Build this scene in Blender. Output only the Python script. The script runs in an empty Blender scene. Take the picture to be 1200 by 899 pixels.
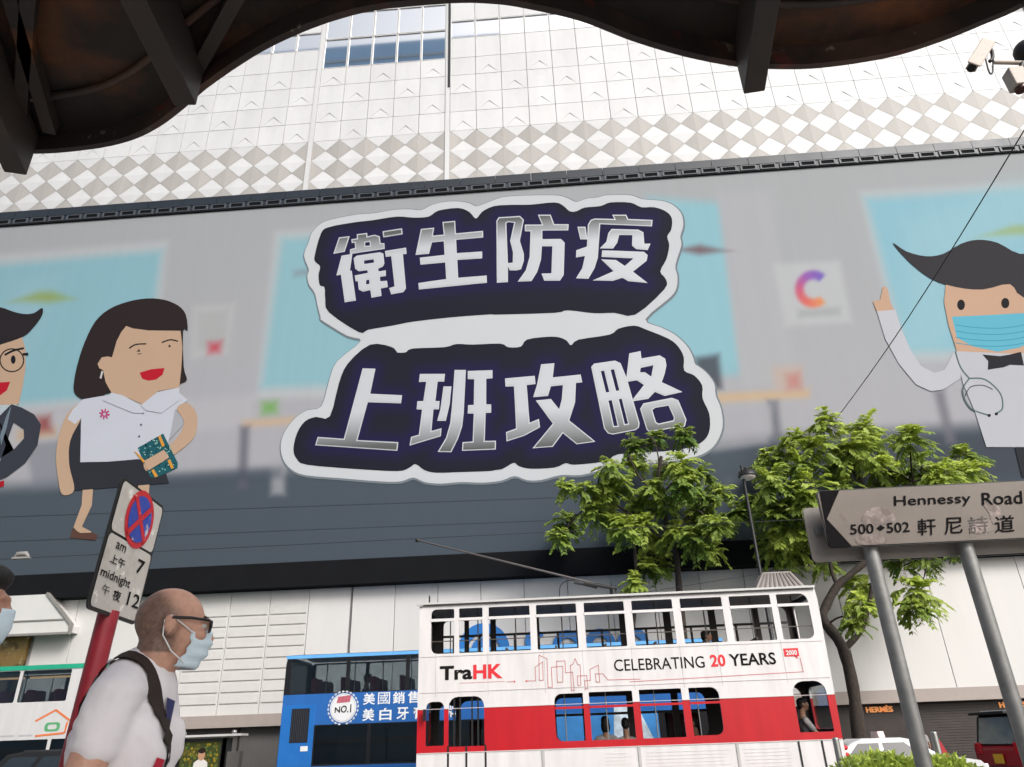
import bpy, math, random
import numpy as np
from mathutils import Vector, Matrix
from mathutils.geometry import tessellate_polygon, delaunay_2d_cdt

random.seed(7); RNG = np.random.default_rng(7)
SC = bpy.context.scene
COL = SC.collection
PI = math.pi

# ------------------------------------------------------------------ camera
F, CZ = 860.0, 1.4                     # focal length in photo pixels (1200 wide), eye height
TH, RO, YA = math.radians(26.19), math.radians(-2.02), math.radians(-3.18)
_fw = np.array([math.sin(YA)*math.cos(TH), math.cos(YA)*math.cos(TH), math.sin(TH)])
_r = np.array([math.cos(YA), -math.sin(YA), 0.0]); _u = np.cross(_r, _fw)
_R = math.cos(RO)*_r + math.sin(RO)*_u
_U = -math.sin(RO)*_r + math.cos(RO)*_u
cd = bpy.data.cameras.new('camera'); cam = bpy.data.objects.new('camera', cd); COL.objects.link(cam)
cd.sensor_width = 36.0; cd.lens = 36.0*F/1200.0; cd.clip_start = 0.05; cd.clip_end = 2000
M = Matrix.Identity(4)
for i in range(3):
    M[i][0], M[i][1], M[i][2] = _R[i], _U[i], -_fw[i]
M[2][3] = CZ
cam.matrix_world = M
SC.camera = cam

# ------------------------------------------------------------------ light
SUN_EL, SUN_AZ = math.radians(37), math.radians(142)      # compass bearing, 0 = +Y, clockwise
w = bpy.data.worlds.new('World'); SC.world = w; w.use_nodes = True
nt = w.node_tree; nt.nodes.clear()
sky = nt.nodes.new('ShaderNodeTexSky'); sky.sky_type = 'NISHITA'; sky.sun_disc = False
sky.sun_elevation = SUN_EL; sky.sun_rotation = SUN_AZ
sky.air_density = 1.0; sky.dust_density = 6.0; sky.ozone_density = 1.0
hs = nt.nodes.new('ShaderNodeHueSaturation'); hs.inputs['Saturation'].default_value = 0.4
bg = nt.nodes.new('ShaderNodeBackground'); bg.inputs['Strength'].default_value = 0.15
ow = nt.nodes.new('ShaderNodeOutputWorld')
nt.links.new(sky.outputs[0], hs.inputs['Color']); nt.links.new(hs.outputs[0], bg.inputs['Color'])
nt.links.new(bg.outputs[0], ow.inputs['Surface'])
sd = bpy.data.lights.new('sun', 'SUN'); sun = bpy.data.objects.new('sun', sd); COL.objects.link(sun)
sd.energy = 1.5; sd.angle = math.radians(20); sd.color = (1.0, 0.975, 0.945)
_d = Vector((math.sin(SUN_AZ)*math.cos(SUN_EL), math.cos(SUN_AZ)*math.cos(SUN_EL), math.sin(SUN_EL)))
sun.rotation_euler = _d.to_track_quat('Z', 'Y').to_euler(); sun.location = (0, -10, 60)
SC.view_settings.view_transform = 'Standard'; SC.view_settings.look = 'None'
SC.view_settings.gamma = 1.0; SC.view_settings.exposure = 0.36
SC.render.engine = 'CYCLES'
SC.cycles.max_bounces = 7; SC.cycles.diffuse_bounces = 4; SC.cycles.transparent_max_bounces = 16
SC.cycles.use_denoising = True

# ------------------------------------------------------------------ helpers
def ray(x, y): return _fw*F + _R*(x-600.0) - _U*(y-449.5)
def atY(x, y, Y):
    d = ray(x, y); t = Y/d[1]; return Vector((d[0]*t, Y, CZ + d[2]*t))
def atZ(x, y, Z):
    d = ray(x, y); t = (Z-CZ)/d[2]; return Vector((d[0]*t, d[1]*t, Z))
def project(X, Y, Z):
    q = np.stack([X, Y+0*X, Z-CZ], -1); z = q@_fw
    return 600+F*(q@_R)/z, 449.5-F*(q@_U)/z
def lin(c):
    c = np.asarray(c, float)/255.0
    return np.where(c <= 0.04045, c/12.92, ((c+0.055)/1.055)**2.4)
GAIN = 1.55
def A(r, g, b):                                     # photo colour of a camera-facing surface -> surface colour
    return tuple(float(v) for v in np.clip(lin((r, g, b))/GAIN, 0.004, 0.86))

MATS = {}
def mat(name, col, rough=0.6, metal=0.0, noise=0.08, scale=3.0, bump=0.0, bscale=40.0, spec=0.4, emit=0.0, rnd=0.0):
    if name in MATS: return MATS[name]
    m = bpy.data.materials.new(name); m.use_nodes = True; n = m.node_tree.nodes; l = m.node_tree.links
    b = n['Principled BSDF']; b.inputs['Roughness'].default_value = rough; b.inputs['Metallic'].default_value = metal
    b.inputs['Specular IOR Level'].default_value = spec
    c = (*col, 1.0)
    if noise > 0:
        tc = n.new('ShaderNodeTexCoord'); nz = n.new('ShaderNodeTexNoise'); nz.inputs['Scale'].default_value = scale
        nz.inputs['Detail'].default_value = 6; nz.inputs['Roughness'].default_value = 0.65
        if rnd > 0:                                  # weathering runs on from piece to piece
            ol = n.new('ShaderNodeObjectInfo'); va = n.new('ShaderNodeVectorMath'); mp = n.new('ShaderNodeMapping'); mp.inputs['Scale'].default_value = (2.4, 1, 0.35)
            l.new(tc.outputs['Object'], va.inputs[0]); l.new(ol.outputs['Location'], va.inputs[1]); l.new(va.outputs[0], mp.inputs['Vector']); l.new(mp.outputs[0], nz.inputs['Vector'])
        else: l.new(tc.outputs['Object'], nz.inputs['Vector'])
        rp = n.new('ShaderNodeMapRange'); rp.inputs['From Min'].default_value = 0.3; rp.inputs['From Max'].default_value = 0.7
        rp.inputs['To Min'].default_value = 1-noise; rp.inputs['To Max'].default_value = 1+noise*0.6
        l.new(nz.outputs['Fac'], rp.inputs['Value'])
        vm = n.new('ShaderNodeVectorMath'); vm.operation = 'SCALE'; vm.inputs[0].default_value = col
        if rnd > 0:
            oi = n.new('ShaderNodeObjectInfo'); rr = n.new('ShaderNodeMapRange'); rr.inputs['To Min'].default_value = 1-rnd; rr.inputs['To Max'].default_value = 1+rnd*0.5
            l.new(oi.outputs['Random'], rr.inputs['Value']); mu = n.new('ShaderNodeMath'); mu.operation = 'MULTIPLY'
            l.new(rp.outputs[0], mu.inputs[0]); l.new(rr.outputs[0], mu.inputs[1]); l.new(mu.outputs[0], vm.inputs['Scale'])
        else: l.new(rp.outputs[0], vm.inputs['Scale'])
        l.new(vm.outputs[0], b.inputs['Base Color'])
        r2 = n.new('ShaderNodeMapRange'); r2.inputs['To Min'].default_value = max(0.02, rough-0.1); r2.inputs['To Max'].default_value = min(1, rough+0.12)
        l.new(nz.outputs['Fac'], r2.inputs['Value']); l.new(r2.outputs[0], b.inputs['Roughness'])
    else:
        b.inputs['Base Color'].default_value = c
    if bump > 0:
        tc = n.new('ShaderNodeTexCoord'); nz = n.new('ShaderNodeTexNoise'); nz.inputs['Scale'].default_value = bscale; nz.inputs['Detail'].default_value = 4
        bp = n.new('ShaderNodeBump'); bp.inputs['Strength'].default_value = bump; bp.inputs['Distance'].default_value = 0.02
        l.new(tc.outputs['Object'], nz.inputs['Vector']); l.new(nz.outputs['Fac'], bp.inputs['Height']); l.new(bp.outputs[0], b.inputs['Normal'])
    if emit > 0:
        b.inputs['Emission Color'].default_value = c; b.inputs['Emission Strength'].default_value = emit
    MATS[name] = m
    return m

def patch_mat(name, base, patches, rough=0.6, metal=0.0, spec=0.4):
    """base colour plus noise-shaped patches (wear, rust, dirt): (colour, scale, threshold, softness, stretch)"""
    m = bpy.data.materials.new(name); m.use_nodes = True; n = m.node_tree.nodes; l = m.node_tree.links
    b = n['Principled BSDF']; b.inputs['Roughness'].default_value = rough; b.inputs['Metallic'].default_value = metal
    b.inputs['Specular IOR Level'].default_value = spec
    tc = n.new('ShaderNodeTexCoord'); prev = None
    for k, (col, scale, th, soft, st) in enumerate(patches):
        mp = n.new('ShaderNodeMapping'); mp.inputs['Scale'].default_value = st; mp.inputs['Location'].default_value = (k*7.3, k*3.1, k*5.7)
        nz = n.new('ShaderNodeTexNoise'); nz.inputs['Scale'].default_value = scale; nz.inputs['Detail'].default_value = 7; nz.inputs['Roughness'].default_value = 0.6
        l.new(tc.outputs['Object'], mp.inputs['Vector']); l.new(mp.outputs[0], nz.inputs['Vector'])
        rp = n.new('ShaderNodeMapRange'); rp.inputs['From Min'].default_value = th-soft; rp.inputs['From Max'].default_value = th+soft
        l.new(nz.outputs['Fac'], rp.inputs['Value'])
        mx = n.new('ShaderNodeMix'); mx.data_type = 'RGBA'
        l.new(rp.outputs[0], mx.inputs[0])
        if prev is None: mx.inputs[6].default_value = (*base, 1)
        else: l.new(prev, mx.inputs[6])
        mx.inputs[7].default_value = (*col, 1); prev = mx.outputs[2]
    l.new(prev, b.inputs['Base Color'])
    MATS[name] = m
    return m

def attr_mat(name, rough=0.6, spec=0.3, noise=0.0, scale=1.0, trans=0.0, stretch=(1, 1, 1)):
    m = bpy.data.materials.new(name); m.use_nodes = True; n = m.node_tree.nodes; l = m.node_tree.links
    b = n['Principled BSDF']; b.inputs['Roughness'].default_value = rough; b.inputs['Specular IOR Level'].default_value = spec
    at = n.new('ShaderNodeAttribute'); at.attribute_name = 'Col'; src = at.outputs['Color']
    if noise > 0:
        tc = n.new('ShaderNodeTexCoord'); mp = n.new('ShaderNodeMapping'); mp.inputs['Scale'].default_value = stretch
        nz = n.new('ShaderNodeTexNoise'); nz.inputs['Scale'].default_value = scale; nz.inputs['Detail'].default_value = 6
        l.new(tc.outputs['Object'], mp.inputs['Vector']); l.new(mp.outputs[0], nz.inputs['Vector'])
        rp = n.new('ShaderNodeMapRange'); rp.inputs['From Min'].default_value = 0.3; rp.inputs['From Max'].default_value = 0.7
        rp.inputs['To Min'].default_value = 1-noise; rp.inputs['To Max'].default_value = 1+noise*0.5
        l.new(nz.outputs['Fac'], rp.inputs['Value'])
        vm = n.new('ShaderNodeVectorMath'); vm.operation = 'SCALE'; l.new(src, vm.inputs[0]); l.new(rp.outputs[0], vm.inputs['Scale']); src = vm.outputs[0]
    l.new(src, b.inputs['Base Color'])
    if trans > 0:
        tr = n.new('ShaderNodeBsdfTranslucent'); ms = n.new('ShaderNodeMixShader'); ms.inputs[0].default_value = trans
        l.new(src, tr.inputs['Color']); l.new(b.outputs[0], ms.inputs[1]); l.new(tr.outputs[0], ms.inputs[2])
        l.new(ms.outputs[0], n['Material Output'].inputs['Surface'])
    MATS[name] = m
    return m

def glass_mat(name, tint, refl=0.12, rough=0.02):
    m = bpy.data.materials.new(name); m.use_nodes = True; n = m.node_tree.nodes; l = m.node_tree.links
    n.remove(n['Principled BSDF'])
    t = n.new('ShaderNodeBsdfTransparent'); t.inputs['Color'].default_value = (*tint, 1)
    g = n.new('ShaderNodeBsdfGlossy'); g.inputs['Roughness'].default_value = rough
    lw = n.new('ShaderNodeLayerWeight'); lw.inputs['Blend'].default_value = 0.4
    rp = n.new('ShaderNodeMapRange'); rp.inputs['To Min'].default_value = refl*0.5; rp.inputs['To Max'].default_value = min(1, refl*4)
    l.new(lw.outputs['Fresnel'], rp.inputs['Value'])
    ms = n.new('ShaderNodeMixShader'); l.new(rp.outputs[0], ms.inputs[0]); l.new(t.outputs[0], ms.inputs[1]); l.new(g.outputs[0], ms.inputs[2])
    l.new(ms.outputs[0], n['Material Output'].inputs['Surface'])
    MATS[name] = m
    return m

def band_mat(name, bands, rough=0.35, axis='Z', noise=0.05):
    """paint bands along one object axis: [(upper limit, colour), ...]"""
    m = bpy.data.materials.new(name); m.use_nodes = True; n = m.node_tree.nodes; l = m.node_tree.links
    b = n['Principled BSDF']; b.inputs['Roughness'].default_value = rough; b.inputs['Specular IOR Level'].default_value = 0.45
    tc = n.new('ShaderNodeTexCoord'); sp = n.new('ShaderNodeSeparateXYZ'); l.new(tc.outputs['Object'], sp.inputs[0])
    prev = None
    for i in range(len(bands)-1):
        gt = n.new('ShaderNodeMath'); gt.operation = 'GREATER_THAN'; gt.inputs[1].default_value = bands[i][0]
        l.new(sp.outputs[axis], gt.inputs[0])
        mx = n.new('ShaderNodeMix'); mx.data_type = 'RGBA'; l.new(gt.outputs[0], mx.inputs[0])
        if prev is None: mx.inputs[6].default_value = (*bands[0][1], 1)
        else: l.new(prev, mx.inputs[6])
        mx.inputs[7].default_value = (*bands[i+1][1], 1); prev = mx.outputs[2]
    nz = n.new('ShaderNodeTexNoise'); nz.inputs['Scale'].default_value = 2.2; nz.inputs['Detail'].default_value = 8
    mp = n.new('ShaderNodeMapping'); mp.inputs['Scale'].default_value = (2.2, 1, 0.35)
    l.new(tc.outputs['Object'], mp.inputs[0]); l.new(mp.outputs[0], nz.inputs['Vector'])
    rp = n.new('ShaderNodeMapRange'); rp.inputs['From Min'].default_value = 0.3; rp.inputs['From Max'].default_value = 0.7
    rp.inputs['To Min'].default_value = 1-noise*1.6; rp.inputs['To Max'].default_value = 1+noise*0.5; l.new(nz.outputs['Fac'], rp.inputs['Value'])
    vm = n.new('ShaderNodeVectorMath'); vm.operation = 'SCALE'; l.new(prev, vm.inputs[0]); l.new(rp.outputs[0], vm.inputs['Scale'])
    l.new(vm.outputs[0], b.inputs['Base Color'])
    MATS[name] = m
    return m

ORG = {}
def tag(o, label=None, cat=None, group=None, kind=None):
    if label: o['label'] = label
    if cat: o['category'] = cat
    if group: o['group'] = group
    if kind: o['kind'] = kind
    return o
def empty(name, loc, label=None, cat=None, group=None, kind=None):
    o = bpy.data.objects.new(name, None); COL.objects.link(o); o.location = loc; o.empty_display_size = 0.2
    ORG[o.name] = Vector(loc)
    return tag(o, label, cat, group, kind)
def place(name, me, parent=None, loc=None):
    o = bpy.data.objects.new(name, me); COL.objects.link(o)
    if parent is not None: o.parent = parent; ORG[o.name] = ORG[parent.name]
    if loc is not None: o.location = loc
    return o
def copy_tree(src, parent=None):
    c = src.copy(); COL.objects.link(c); c.parent = parent
    for ch in src.children: copy_tree(ch, c)
    return c

class MB:
    """collects geometry in world space; build() makes ONE mesh object whose origin is its root's origin"""
    def __init__(s): s.v = []; s.f = []; s.m = []; s.s = []; s.c = []
    def add(s, vs, fs, mi=0, smooth=False, col=None):
        o = len(s.v); s.v += [tuple(p) for p in vs]
        for f in fs:
            s.f.append(tuple(i+o for i in f)); s.m.append(mi); s.s.append(smooth); s.c.append(col)
        return s
    def box(s, x0, x1, y0, y1, z0, z1, mi=0, col=None):
        vs = [(x, y, z) for z in (z0, z1) for y in (y0, y1) for x in (x0, x1)]
        return s.add(vs, [(0, 2, 3, 1), (4, 5, 7, 6), (0, 1, 5, 4), (2, 6, 7, 3), (0, 4, 6, 2), (1, 3, 7, 5)], mi, False, col)
    def obox(s, c, ax, ay, az, mi=0):
        c = Vector(c); ax = Vector(ax); ay = Vector(ay); az = Vector(az)
        vs = [c+i*ax+j*ay+k*az for k in (-1, 1) for j in (-1, 1) for i in (-1, 1)]
        return s.add(vs, [(0, 2, 3, 1), (4, 5, 7, 6), (0, 1, 5, 4), (2, 6, 7, 3), (0, 4, 6, 2), (1, 3, 7, 5)], mi)
    def beam(s, p, q, wd, h, up=(0, 0, 1), mi=0):
        p = Vector(p); q = Vector(q); d = (q-p); L = d.length; d.normalize()
        sd_ = d.cross(Vector(up)).normalized(); u = sd_.cross(d).normalized()
        return s.obox((p+q)/2, d*L/2, sd_*wd/2, u*h/2, mi)
    def tube(s, pts, r, n=8, caps=True, mi=0, smooth=True, col=None):
        pts = [Vector(p) for p in pts]; rs = r if isinstance(r, (list, tuple)) else [r]*len(pts)
        rings = []; prev = None
        for i, p in enumerate(pts):
            d = (pts[min(i+1, len(pts)-1)]-pts[max(i-1, 0)]).normalized()
            if prev is None:
                a = d.cross(Vector((0, 0, 1)));
                if a.length < 1e-3: a = d.cross(Vector((1, 0, 0)))
                a.normalize()
            else:
                a = (prev-d*prev.dot(d)).normalized()
            prev = a; b = d.cross(a)
            rings.append([p+(a*math.cos(2*PI*k/n)+b*math.sin(2*PI*k/n))*rs[i] for k in range(n)])
        vs = [v for rg in rings for v in rg]; fs = []
        for i in range(len(pts)-1):
            for k in range(n):
                k2 = (k+1) % n; fs.append((i*n+k, i*n+k2, (i+1)*n+k2, (i+1)*n+k))
        s.add(vs, fs, mi, smooth, col)
        if caps:
            s.add(rings[0], [tuple(range(n-1, -1, -1))], mi, False, col); s.add(rings[-1], [tuple(range(n))], mi, False, col)
        return s
    def ellipsoid(s, c, r, rot=None, nu=14, nv=9, mi=0, smooth=True, col=None):
        vs = []; c = Vector(c)
        for j in range(nv+1):
            th = PI*j/nv
            for i in range(nu):
                ph = 2*PI*i/nu; p = Vector((r[0]*math.sin(th)*math.cos(ph), r[1]*math.sin(th)*math.sin(ph), r[2]*math.cos(th)))
                if rot is not None: p = rot@p
                vs.append(c+p)
        fs = [(j*nu+i, (j+1)*nu+i, (j+1)*nu+(i+1) % nu, j*nu+(i+1) % nu) for j in range(nv) for i in range(nu)]
        return s.add(vs, fs, mi, smooth, col)
    def capsule(s, p, q, r0, r1, n=12, mi=0):
        s.tube([p, q], [r0, r1], n, True, mi); s.ellipsoid(p, (r0,)*3, None, n, 8, mi); s.ellipsoid(q, (r1,)*3, None, n, 8, mi)
        return s
    def wall(s, outer, holes, fn, t, mi=0, mi_back=None):
        """flat wall with openings: 2-D outlines mapped by fn(u, v, depth) with thickness t"""
        polys = [outer]+list(holes); flat = [p for q in polys for p in q]
        tris = tessellate_polygon([[Vector((p[0], p[1], 0)) for p in q] for q in polys]); n = len(flat)
        fr = [fn(p[0], p[1], 0) for p in flat]; bk = [fn(p[0], p[1], t) for p in flat]
        ft = []
        for a, b, c in tris:
            A_, B_, C_ = flat[a], flat[b], flat[c]
            ar = (B_[0]-A_[0])*(C_[1]-A_[1])-(B_[1]-A_[1])*(C_[0]-A_[0])
            ft.append((a, b, c) if ar > 0 else (a, c, b))
        s.add(fr, ft, mi); s.add(bk, [(a, c, b) for a, b, c in ft], mi if mi_back is None else mi_back)
        o = 0
        for q in polys:
            k = len(q); vs = [fn(p[0], p[1], 0) for p in q]+[fn(p[0], p[1], t) for p in q]
            s.add(vs, [(i, (i+1) % k, k+(i+1) % k, k+i) for i in range(k)], mi); o += k
        return s
    def mesh(s, name, mats, org=Vector((0, 0, 0))):
        me = bpy.data.meshes.new(name)
        me.from_pydata([(v[0]-org[0], v[1]-org[1], v[2]-org[2]) for v in s.v], [], s.f)
        for m_ in (mats if isinstance(mats, (list, tuple)) else [mats]): me.materials.append(m_)
        me.polygons.foreach_set('material_index', s.m); me.polygons.foreach_set('use_smooth', s.s)
        if any(c is not None for c in s.c):
            ca = me.color_attributes.new('Col', 'FLOAT_COLOR', 'CORNER'); arr = []
            for f, c in zip(s.f, s.c): arr += list((*(c or (1, 1, 1)), 1.0))*len(f)
            ca.data.foreach_set('color', arr)
        me.update(); return me
    def build(s, name, mats, parent=None, org=None, bevel=0.0):
        if parent is not None: org = ORG[parent.name]
        if org is None:
            a = np.array(s.v); org = Vector(((a[:, 0].min()+a[:, 0].max())/2, (a[:, 1].min()+a[:, 1].max())/2, a[:, 2].min()))
        org = Vector(org); o = place(name, s.mesh(name, mats, org), parent)
        if parent is None: o.location = org; ORG[o.name] = org
        if bevel > 0:
            b = o.modifiers.new('bevel', 'BEVEL'); b.width = bevel; b.segments = 2; b.limit_method = 'ANGLE'; b.angle_limit = math.radians(40)
        return o

def rrect(x0, x1, z0, z1, r, n=4):
    """rounded rectangle, r = radius or (bottom-left, bottom-right, top-right, top-left)"""
    rr = r if isinstance(r, tuple) else (r,)*4; out = []
    for (cx, cz, a0), q in zip(((x0, z0, PI), (x1, z0, 1.5*PI), (x1, z1, 0), (x0, z1, 0.5*PI)), rr):
        if q <= 0: out.append((cx, cz)); continue
        ox = cx+(q if cx == x0 else -q); oz = cz+(q if cz == z0 else -q)
        for k in range(n+1):
            a = a0+0.5*PI*k/n; out.append((ox+q*math.cos(a), oz+q*math.sin(a)))
    return out
def spline(pts, n=5, closed=True):
    P = [np.array(p, float) for p in pts]; N = len(P); out = []
    for i in range(N if closed else N-1):
        g = lambda k: P[k % N] if closed else P[min(max(k, 0), N-1)]
        a, b, c, d = g(i-1), g(i), g(i+1), g(i+2)
        for k in range(n):
            t = k/n; out.append(tuple(0.5*((2*b)+(c-a)*t+(2*a-5*b+4*c-d)*t*t+(3*b-a-3*c+d)*t**3)))
    if not closed: out.append(tuple(P[-1]))
    return out
def area(q): return 0.5*sum(q[i][0]*q[(i+1) % len(q)][1]-q[(i+1) % len(q)][0]*q[i][1] for i in range(len(q)))
def inset(q, d):
    """move an outline inwards by d (outwards when d < 0)"""
    s_ = 1 if area(q) > 0 else -1; n = len(q); out = []
    for i in range(n):
        a, b, c = np.array(q[i-1], float), np.array(q[i], float), np.array(q[(i+1) % n], float)
        e1 = (b-a)/max(np.linalg.norm(b-a), 1e-9); e2 = (c-b)/max(np.linalg.norm(c-b), 1e-9)
        n1 = s_*np.array([-e1[1], e1[0]]); n2 = s_*np.array([-e2[1], e2[0]])
        m_ = n1+n2; k = max(1+n1@n2, 0.35); out.append(tuple(b+m_*d/k))
    return out
def flat(mb, outer, holes, fn, mi=0, col=None):
    polys = [outer]+list(holes); pts = [p for q in polys for p in q]
    tris = tessellate_polygon([[Vector((p[0], p[1], 0)) for p in q] for q in polys])
    vs = [fn(*p) for p in pts]; ft = []
    for a, b, c in tris:
        nrm = (Vector(vs[b])-Vector(vs[a])).cross(Vector(vs[c])-Vector(vs[a]))
        ft.append((a, b, c) if nrm.y < 0 else (a, c, b))
    mb.add(vs, ft, mi, False, col)
def ribbon(pts, wd, closed=False):
    """outline of a thin stroke along pts"""
    P = [np.array(p, float) for p in pts]; L = []; Rr = []
    for i, p in enumerate(P):
        d = P[min(i+1, len(P)-1)]-P[max(i-1, 0)]; d /= max(np.linalg.norm(d), 1e-9); nn = np.array([-d[1], d[0]])*wd/2
        L.append(tuple(p+nn)); Rr.append(tuple(p-nn))
    return L+Rr[::-1]
_TXT = {}
def text2d(s, bold=0.0):
    k = (s, bold)
    if k not in _TXT:
        cu = bpy.data.curves.new('t', 'FONT'); cu.body = s; cu.offset = bold; cu.resolution_u = 3
        o = bpy.data.objects.new('t', cu); COL.objects.link(o)
        dg = bpy.context.evaluated_depsgraph_get(); me = bpy.data.meshes.new_from_object(o.evaluated_get(dg))
        v = np.array([tuple(x.co) for x in me.vertices])[:, :2]; f = [tuple(p.vertices) for p in me.polygons]
        bpy.data.objects.remove(o); bpy.data.curves.remove(cu); bpy.data.meshes.remove(me)
        lo, hi = v.min(0), v.max(0); _TXT[k] = ((v-lo)/(hi-lo), f)
    return _TXT[k]
def text(mb, s, fn, bold=0.0, mi=0, col=None):
    """lettering filling the unit square, mapped by fn(u, v)"""
    v, f = text2d(s, bold); vs = [fn(*p) for p in v]; ft = []
    for q in f:
        nrm = (Vector(vs[q[1]])-Vector(vs[q[0]])).cross(Vector(vs[q[2]])-Vector(vs[q[0]]))
        ft.append(q if nrm.y < 0 else q[::-1])
    mb.add(vs, ft, mi, False, col)
def remesh(mb, voxel, smooth=4, mats=None, org=Vector((0, 0, 0)), factor=0.5):
    me = mb.mesh('tmp', mats or [], org); o = bpy.data.objects.new('tmp', me); COL.objects.link(o)
    r = o.modifiers.new('r', 'REMESH'); r.mode = 'VOXEL'; r.voxel_size = voxel; r.use_smooth_shade = True
    if smooth: q = o.modifiers.new('s', 'SMOOTH'); q.iterations = smooth; q.factor = factor
    dg = bpy.context.evaluated_depsgraph_get(); out = bpy.data.meshes.new_from_object(o.evaluated_get(dg))
    bpy.data.objects.remove(o); bpy.data.meshes.remove(me)
    out.polygons.foreach_set('use_smooth', [True]*len(out.polygons))
    out.materials.clear()
    for m_ in (mats if isinstance(mats, (list, tuple)) else [mats]): out.materials.append(m_)
    return out
def vcolor(me, fn):
    co = np.zeros(len(me.vertices)*3); me.vertices.foreach_get('co', co); co = co.reshape(-1, 3)
    c = np.ones((len(co), 4)); c[:, :3] = fn(co)
    ca = me.color_attributes.new('Col', 'FLOAT_COLOR', 'POINT'); ca.data.foreach_set('color', c.ravel())
# ------------------------------------------------------------------ ground
def sheet(name, x0, x1, y0, y1, z, m, thick=None):
    b = MB()
    if thick: b.box(x0, x1, y0, y1, z-thick, z)
    else: b.add([(x0, y0, z), (x1, y0, z), (x1, y1, z), (x0, y1, z)], [(0, 1, 2, 3)])
    return tag(b.build(name, m, org=(0, (y0+y1)/2, z)), kind='structure')
ROADZ = -0.13
asph = mat('asphalt', (0.07, 0.07, 0.071), 0.9, noise=0.25, scale=6, bump=0.3, bscale=120)
pave = mat('paving', (0.30, 0.29, 0.275), 0.85, noise=0.15, scale=3, bump=0.15, bscale=60)
kerbm = mat('kerb_stone', (0.36, 0.35, 0.33), 0.85, noise=0.15)
sheet('road', -400, 400, -400, 400, ROADZ, asph)
sheet('pavement_far', -120, 120, 28.0, 33.2, 0.0, pave, 0.12)
sheet('pavement_near', -120, 120, -8.0, 7.0, 0.0, pave, 0.12)
sheet('kerb_far', -120, 120, 27.72, 27.995, 0.006, kerbm, 0.13)
sheet('kerb_near', -120, 120, 7.005, 7.28, 0.006, kerbm, 0.13)
line = mat('road_paint', (0.75, 0.74, 0.7), 0.7, noise=0.3, scale=8)
b = MB()
for k in range(-9, 10): b.box(k*6-1, k*6+1, 23.35, 23.47, ROADZ, ROADZ+0.004)
tag(b.build('lane_markings', line, org=(0, 23.4, ROADZ)), kind='structure')
rail = mat('rail_steel', (0.3, 0.29, 0.28), 0.35, 1.0, noise=0.2)
b = MB()
for y in (19.06, 20.13): b.box(-120, 120, y-0.03, y+0.03, ROADZ, ROADZ+0.006)
tag(b.build('tram_rails', rail, org=(0, 19.6, ROADZ)), kind='structure')

# ------------------------------------------------------------------ department store
store = empty('department_store', (0, 33.0, 0), 'white department store with folded diamond cladding behind the giant advert', 'building')
WHT = (0.60, 0.606, 0.612)
white = mat('white_cladding', WHT, 0.55, noise=0.06, scale=0.5, rnd=0.05, bump=0.02, bscale=3)
white2 = mat('white_cladding_warm', (0.57, 0.56, 0.55), 0.5, noise=0.04, scale=0.5, rnd=0.03)
jointm = mat('cladding_joint', (0.40, 0.40, 0.40), 0.8, noise=0.1)
beige = mat('beige_cladding', (0.395, 0.378, 0.36), 0.6, noise=0.08, scale=0.8, rnd=0.08)
darkm = mat('dark_recess', (0.012, 0.012, 0.013), 0.8, noise=0.2)
glassm = bpy.data.materials.new('mirror_glazing'); glassm.use_nodes = True
_b = glassm.node_tree.nodes['Principled BSDF']; _b.inputs['Base Color'].default_value = (0.97, 0.99, 1.0, 1)
_b.inputs['Metallic'].default_value = 1.0; _b.inputs['Roughness'].default_value = 0.03
CW, CH, YU = 1.53, 1.48, 31.0
ZJ = [38.87-CH*i for i in range(8)]           # row joints, top to bottom
X0R = -4.77                                    # right edge of the pier next to the flagpole strip
def col_x(k):                                  # left joint of column k; piers take 0.28 m each
    x = X0R+CW*k
    if k < 0: x -= 0.28
    if k < -5: x -= 0.28
    return x
b = MB(); b.box(-60, 60, YU+0.16, 60, 27.0, 58); b.build('upper_wall', jointm, store)
b = MB(); b.box(-60, 60, 30.64, 60, 2.34, 8.4); b.build('lower_wall', jointm, store)
G = 0.014
def panel_mesh(kind, w_, h_):
    q = MB(); x0, x1, z0, z1 = G, w_-G, G, h_-G; c = w_/2; hw = w_*0.42; hh = h_*0.48; D = 0.033
    if kind == 'plain': fr = [(x0, z0), (x1, z0), (x1, z1), (x0, z1)]
    elif kind == 'up': fr = [(x0, z0), (c-hw, z0), (c, z0+hh), (c+hw, z0), (x1, z0), (x1, z1), (x0, z1)]
    else: fr = [(x0, z0), (x1, z0), (x1, z1), (c+hw, z1), (c, z1-hh), (c-hw, z1), (x0, z1)]
    n = len(fr); tr = tessellate_polygon([[Vector((a, b_, 0)) for a, b_ in fr]])
    for t in tr:
        p = [fr[i] for i in t]; ar = (p[1][0]-p[0][0])*(p[2][1]-p[0][1])-(p[1][1]-p[0][1])*(p[2][0]-p[0][0])
        if ar < 0: p = p[::-1]
        q.add([(a, 0, z) for a, z in p], [(0, 1, 2)])
    for i in range(n):
        a, e = fr[i], fr[(i+1) % n]; q.add([(a[0], 0, a[1]), (a[0], 0.14, a[1]), (e[0], 0.14, e[1]), (e[0], 0, e[1])], [(0, 1, 2, 3)])
    if kind == 'up': q.add([(c-hw, 0, z0), (c+hw, 0, z0), (c, D, z0+hh)], [(0, 1, 2)])
    if kind == 'down': q.add([(c-hw, 0, z1), (c, D, z1-hh), (c+hw, 0, z1)], [(0, 1, 2)])
    return q.mesh('facade_panel_'+kind, white)
PM = {k: panel_mesh(k, CW, CH) for k in ('plain', 'up', 'down')}
PM['tall'] = panel_mesh('plain', CW, 1.72)
KS = range(-19, 23)
def put(name, me, x, z, y=YU):
    return place(name, me, store, (x, y-33.0, z))
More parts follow.
